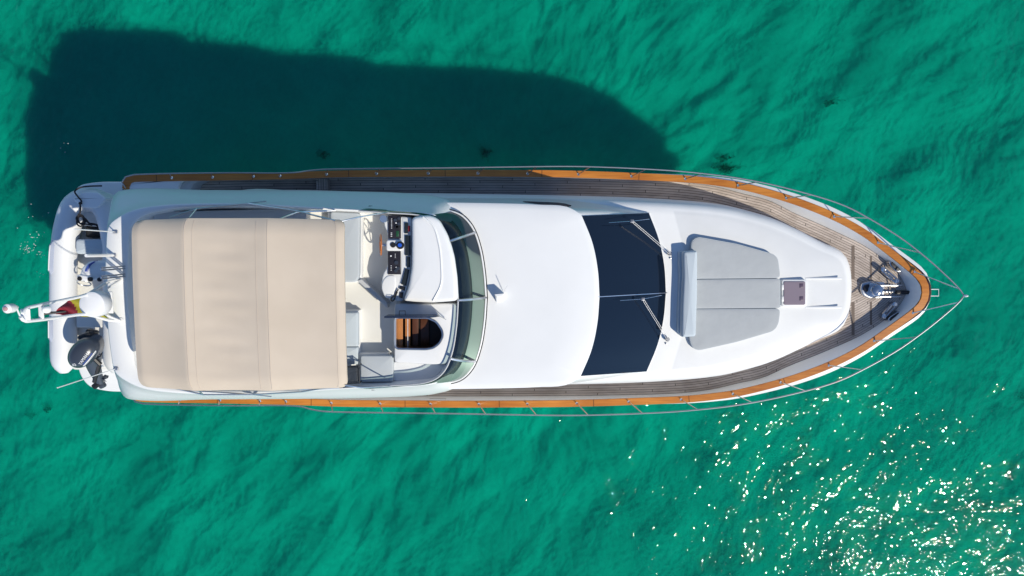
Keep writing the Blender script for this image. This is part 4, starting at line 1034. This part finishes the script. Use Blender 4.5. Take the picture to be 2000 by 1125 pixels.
# painter line and coiled rope
rp1 = resample(trace([(199, 363, 1.70), (172, 364, 1.78), (155, 367, 1.95), (146, 374, 2.0), (152, 384, 2.0), (159, 393, 2.02), (157, 398, 2.0), (157, 410, 1.95), (155, 419, 1.90), (151, 428, 1.88), (151, 438, 1.86), (157, 442, 1.86), (166, 438, 1.84), (180, 440, 1.7)], 0), 120)
rp2 = resample(trace([(155, 420, 1.93), (160, 421, 1.92), (165, 428, 1.9), (166, 434, 1.9), (161, 438, 1.9), (154, 434, 1.9), (152, 427, 1.9), (157, 422, 1.93), (166, 427, 1.93), (176, 437, 1.75), (190, 440, 1.7), (192, 443, 1.7)], 0), 90)
rope = MB().tube(rp1, .019, 6); rope.tube(rp2, .024, 6); rope.tube(rp2+(-.03, .02, .01), .018, 6)
rope.box(P(157, 397, 2.0), (.08, .07, .05), R(20), .02)
ro = rope.build('mooring_line', ROPE); tag(ro, 'dark mooring line looped over the bow of the dinghy and coiled in it', 'rope')

# ================================================================== ON THE BED AND SURFACE
def bedpt(px, py, d=.35):
    # sea-bed point seen through the refracting surface
    p = P(px, py, 0); dirv = p-np.array([0, CAM_Y, H]); t = np.linalg.norm(dirv[:2])/H
    s = math.sin(math.atan(t))/1.14; k = (.5*math.tan(math.asin(s))+.5*t)*abs(BED+d)
    u = dirv[:2]/(np.linalg.norm(dirv[:2])+1e-9)
    q = np.array([p[0]+u[0]*k, p[1]+u[1]*k, 0.]); q[2] = BED+.05*np.clip(q[0]+4, -22, 22); return q
weeds = [(1412, 331, .32, .22, 'ragged dark seaweed clump on the sand just off the port bow rail'), (622, 300, .16, .14, 'small dark seaweed clump in the yacht shadow near the boarding step'), (945, 296, .26, .22, 'broad dark seaweed clump in the yacht shadow abreast of the windscreen'),
         (1990, 770, .34, .26, 'dark seaweed clump at the edge of the picture among the sun glints'), (45, 816, .15, .13, 'little dark seaweed tuft off the stern, below the swim platform corner'), (1610, 205, .14, .1, 'faint dark seaweed tuft on the pale sand beyond the bow'), (1405, 310, .16, .06, 'thin dark weed streak beside the clump off the port rail')]
for (px, py, sx, sy, lb) in weeds:
    c = bedpt(px, py); m = MB(); n_ = int(260*sx/.5)
    for k in range(n_):
        r_ = abs(rng.normal(0, .5)); a = rng.uniform(0, 6.28)
        b = c+np.array([sx*r_*math.cos(a)*(1+.5*math.sin(a*3)), sy*r_*math.sin(a)*(1+.4*math.cos(a*5)), .08])
        l = rng.uniform(.06, .18); d = np.array([rng.normal(0, .35), rng.normal(0, .35), 1]); d /= np.linalg.norm(d); wv = np.cross(d, rng.normal(0, 1, 3)); wv /= np.linalg.norm(wv); wv *= rng.uniform(.02, .05)
        m.add([b-wv, b+wv, b+d*l*.6+wv*.8+(.03, 0, 0), b+d*l+(.06, .02, 0), b+d*l*.6-wv*.8+(.03, 0, 0)], [(0, 1, 2, 3, 4)])
    o = m.build('seaweed_clump', WEED, angle=0); tag(o, lb, 'seaweed', 'seaweed clumps on the sand')
fm_ = MB()
for (px, py, n_, sp_) in ((52, 487, 60, 9), (78, 494, 26, 6), (75, 462, 22, 10), (62, 468, 12, 6), (90, 425, 12, 20), (80, 535, 10, 6), (120, 290, 8, 10)):
    for k in range(n_//2):
        p = P(px+rng.normal(0, sp_), py+rng.normal(0, sp_*.6), .0); r_ = rng.uniform(.005, .013)
        fm_.dome(p, r_*rng.uniform(1, 1.8), r_, .008, 2, 7)
foam = fm_.build('sea_foam', plain('foam_white', (.5, .55, .55), .6)); foam['kind'] = 'stuff'
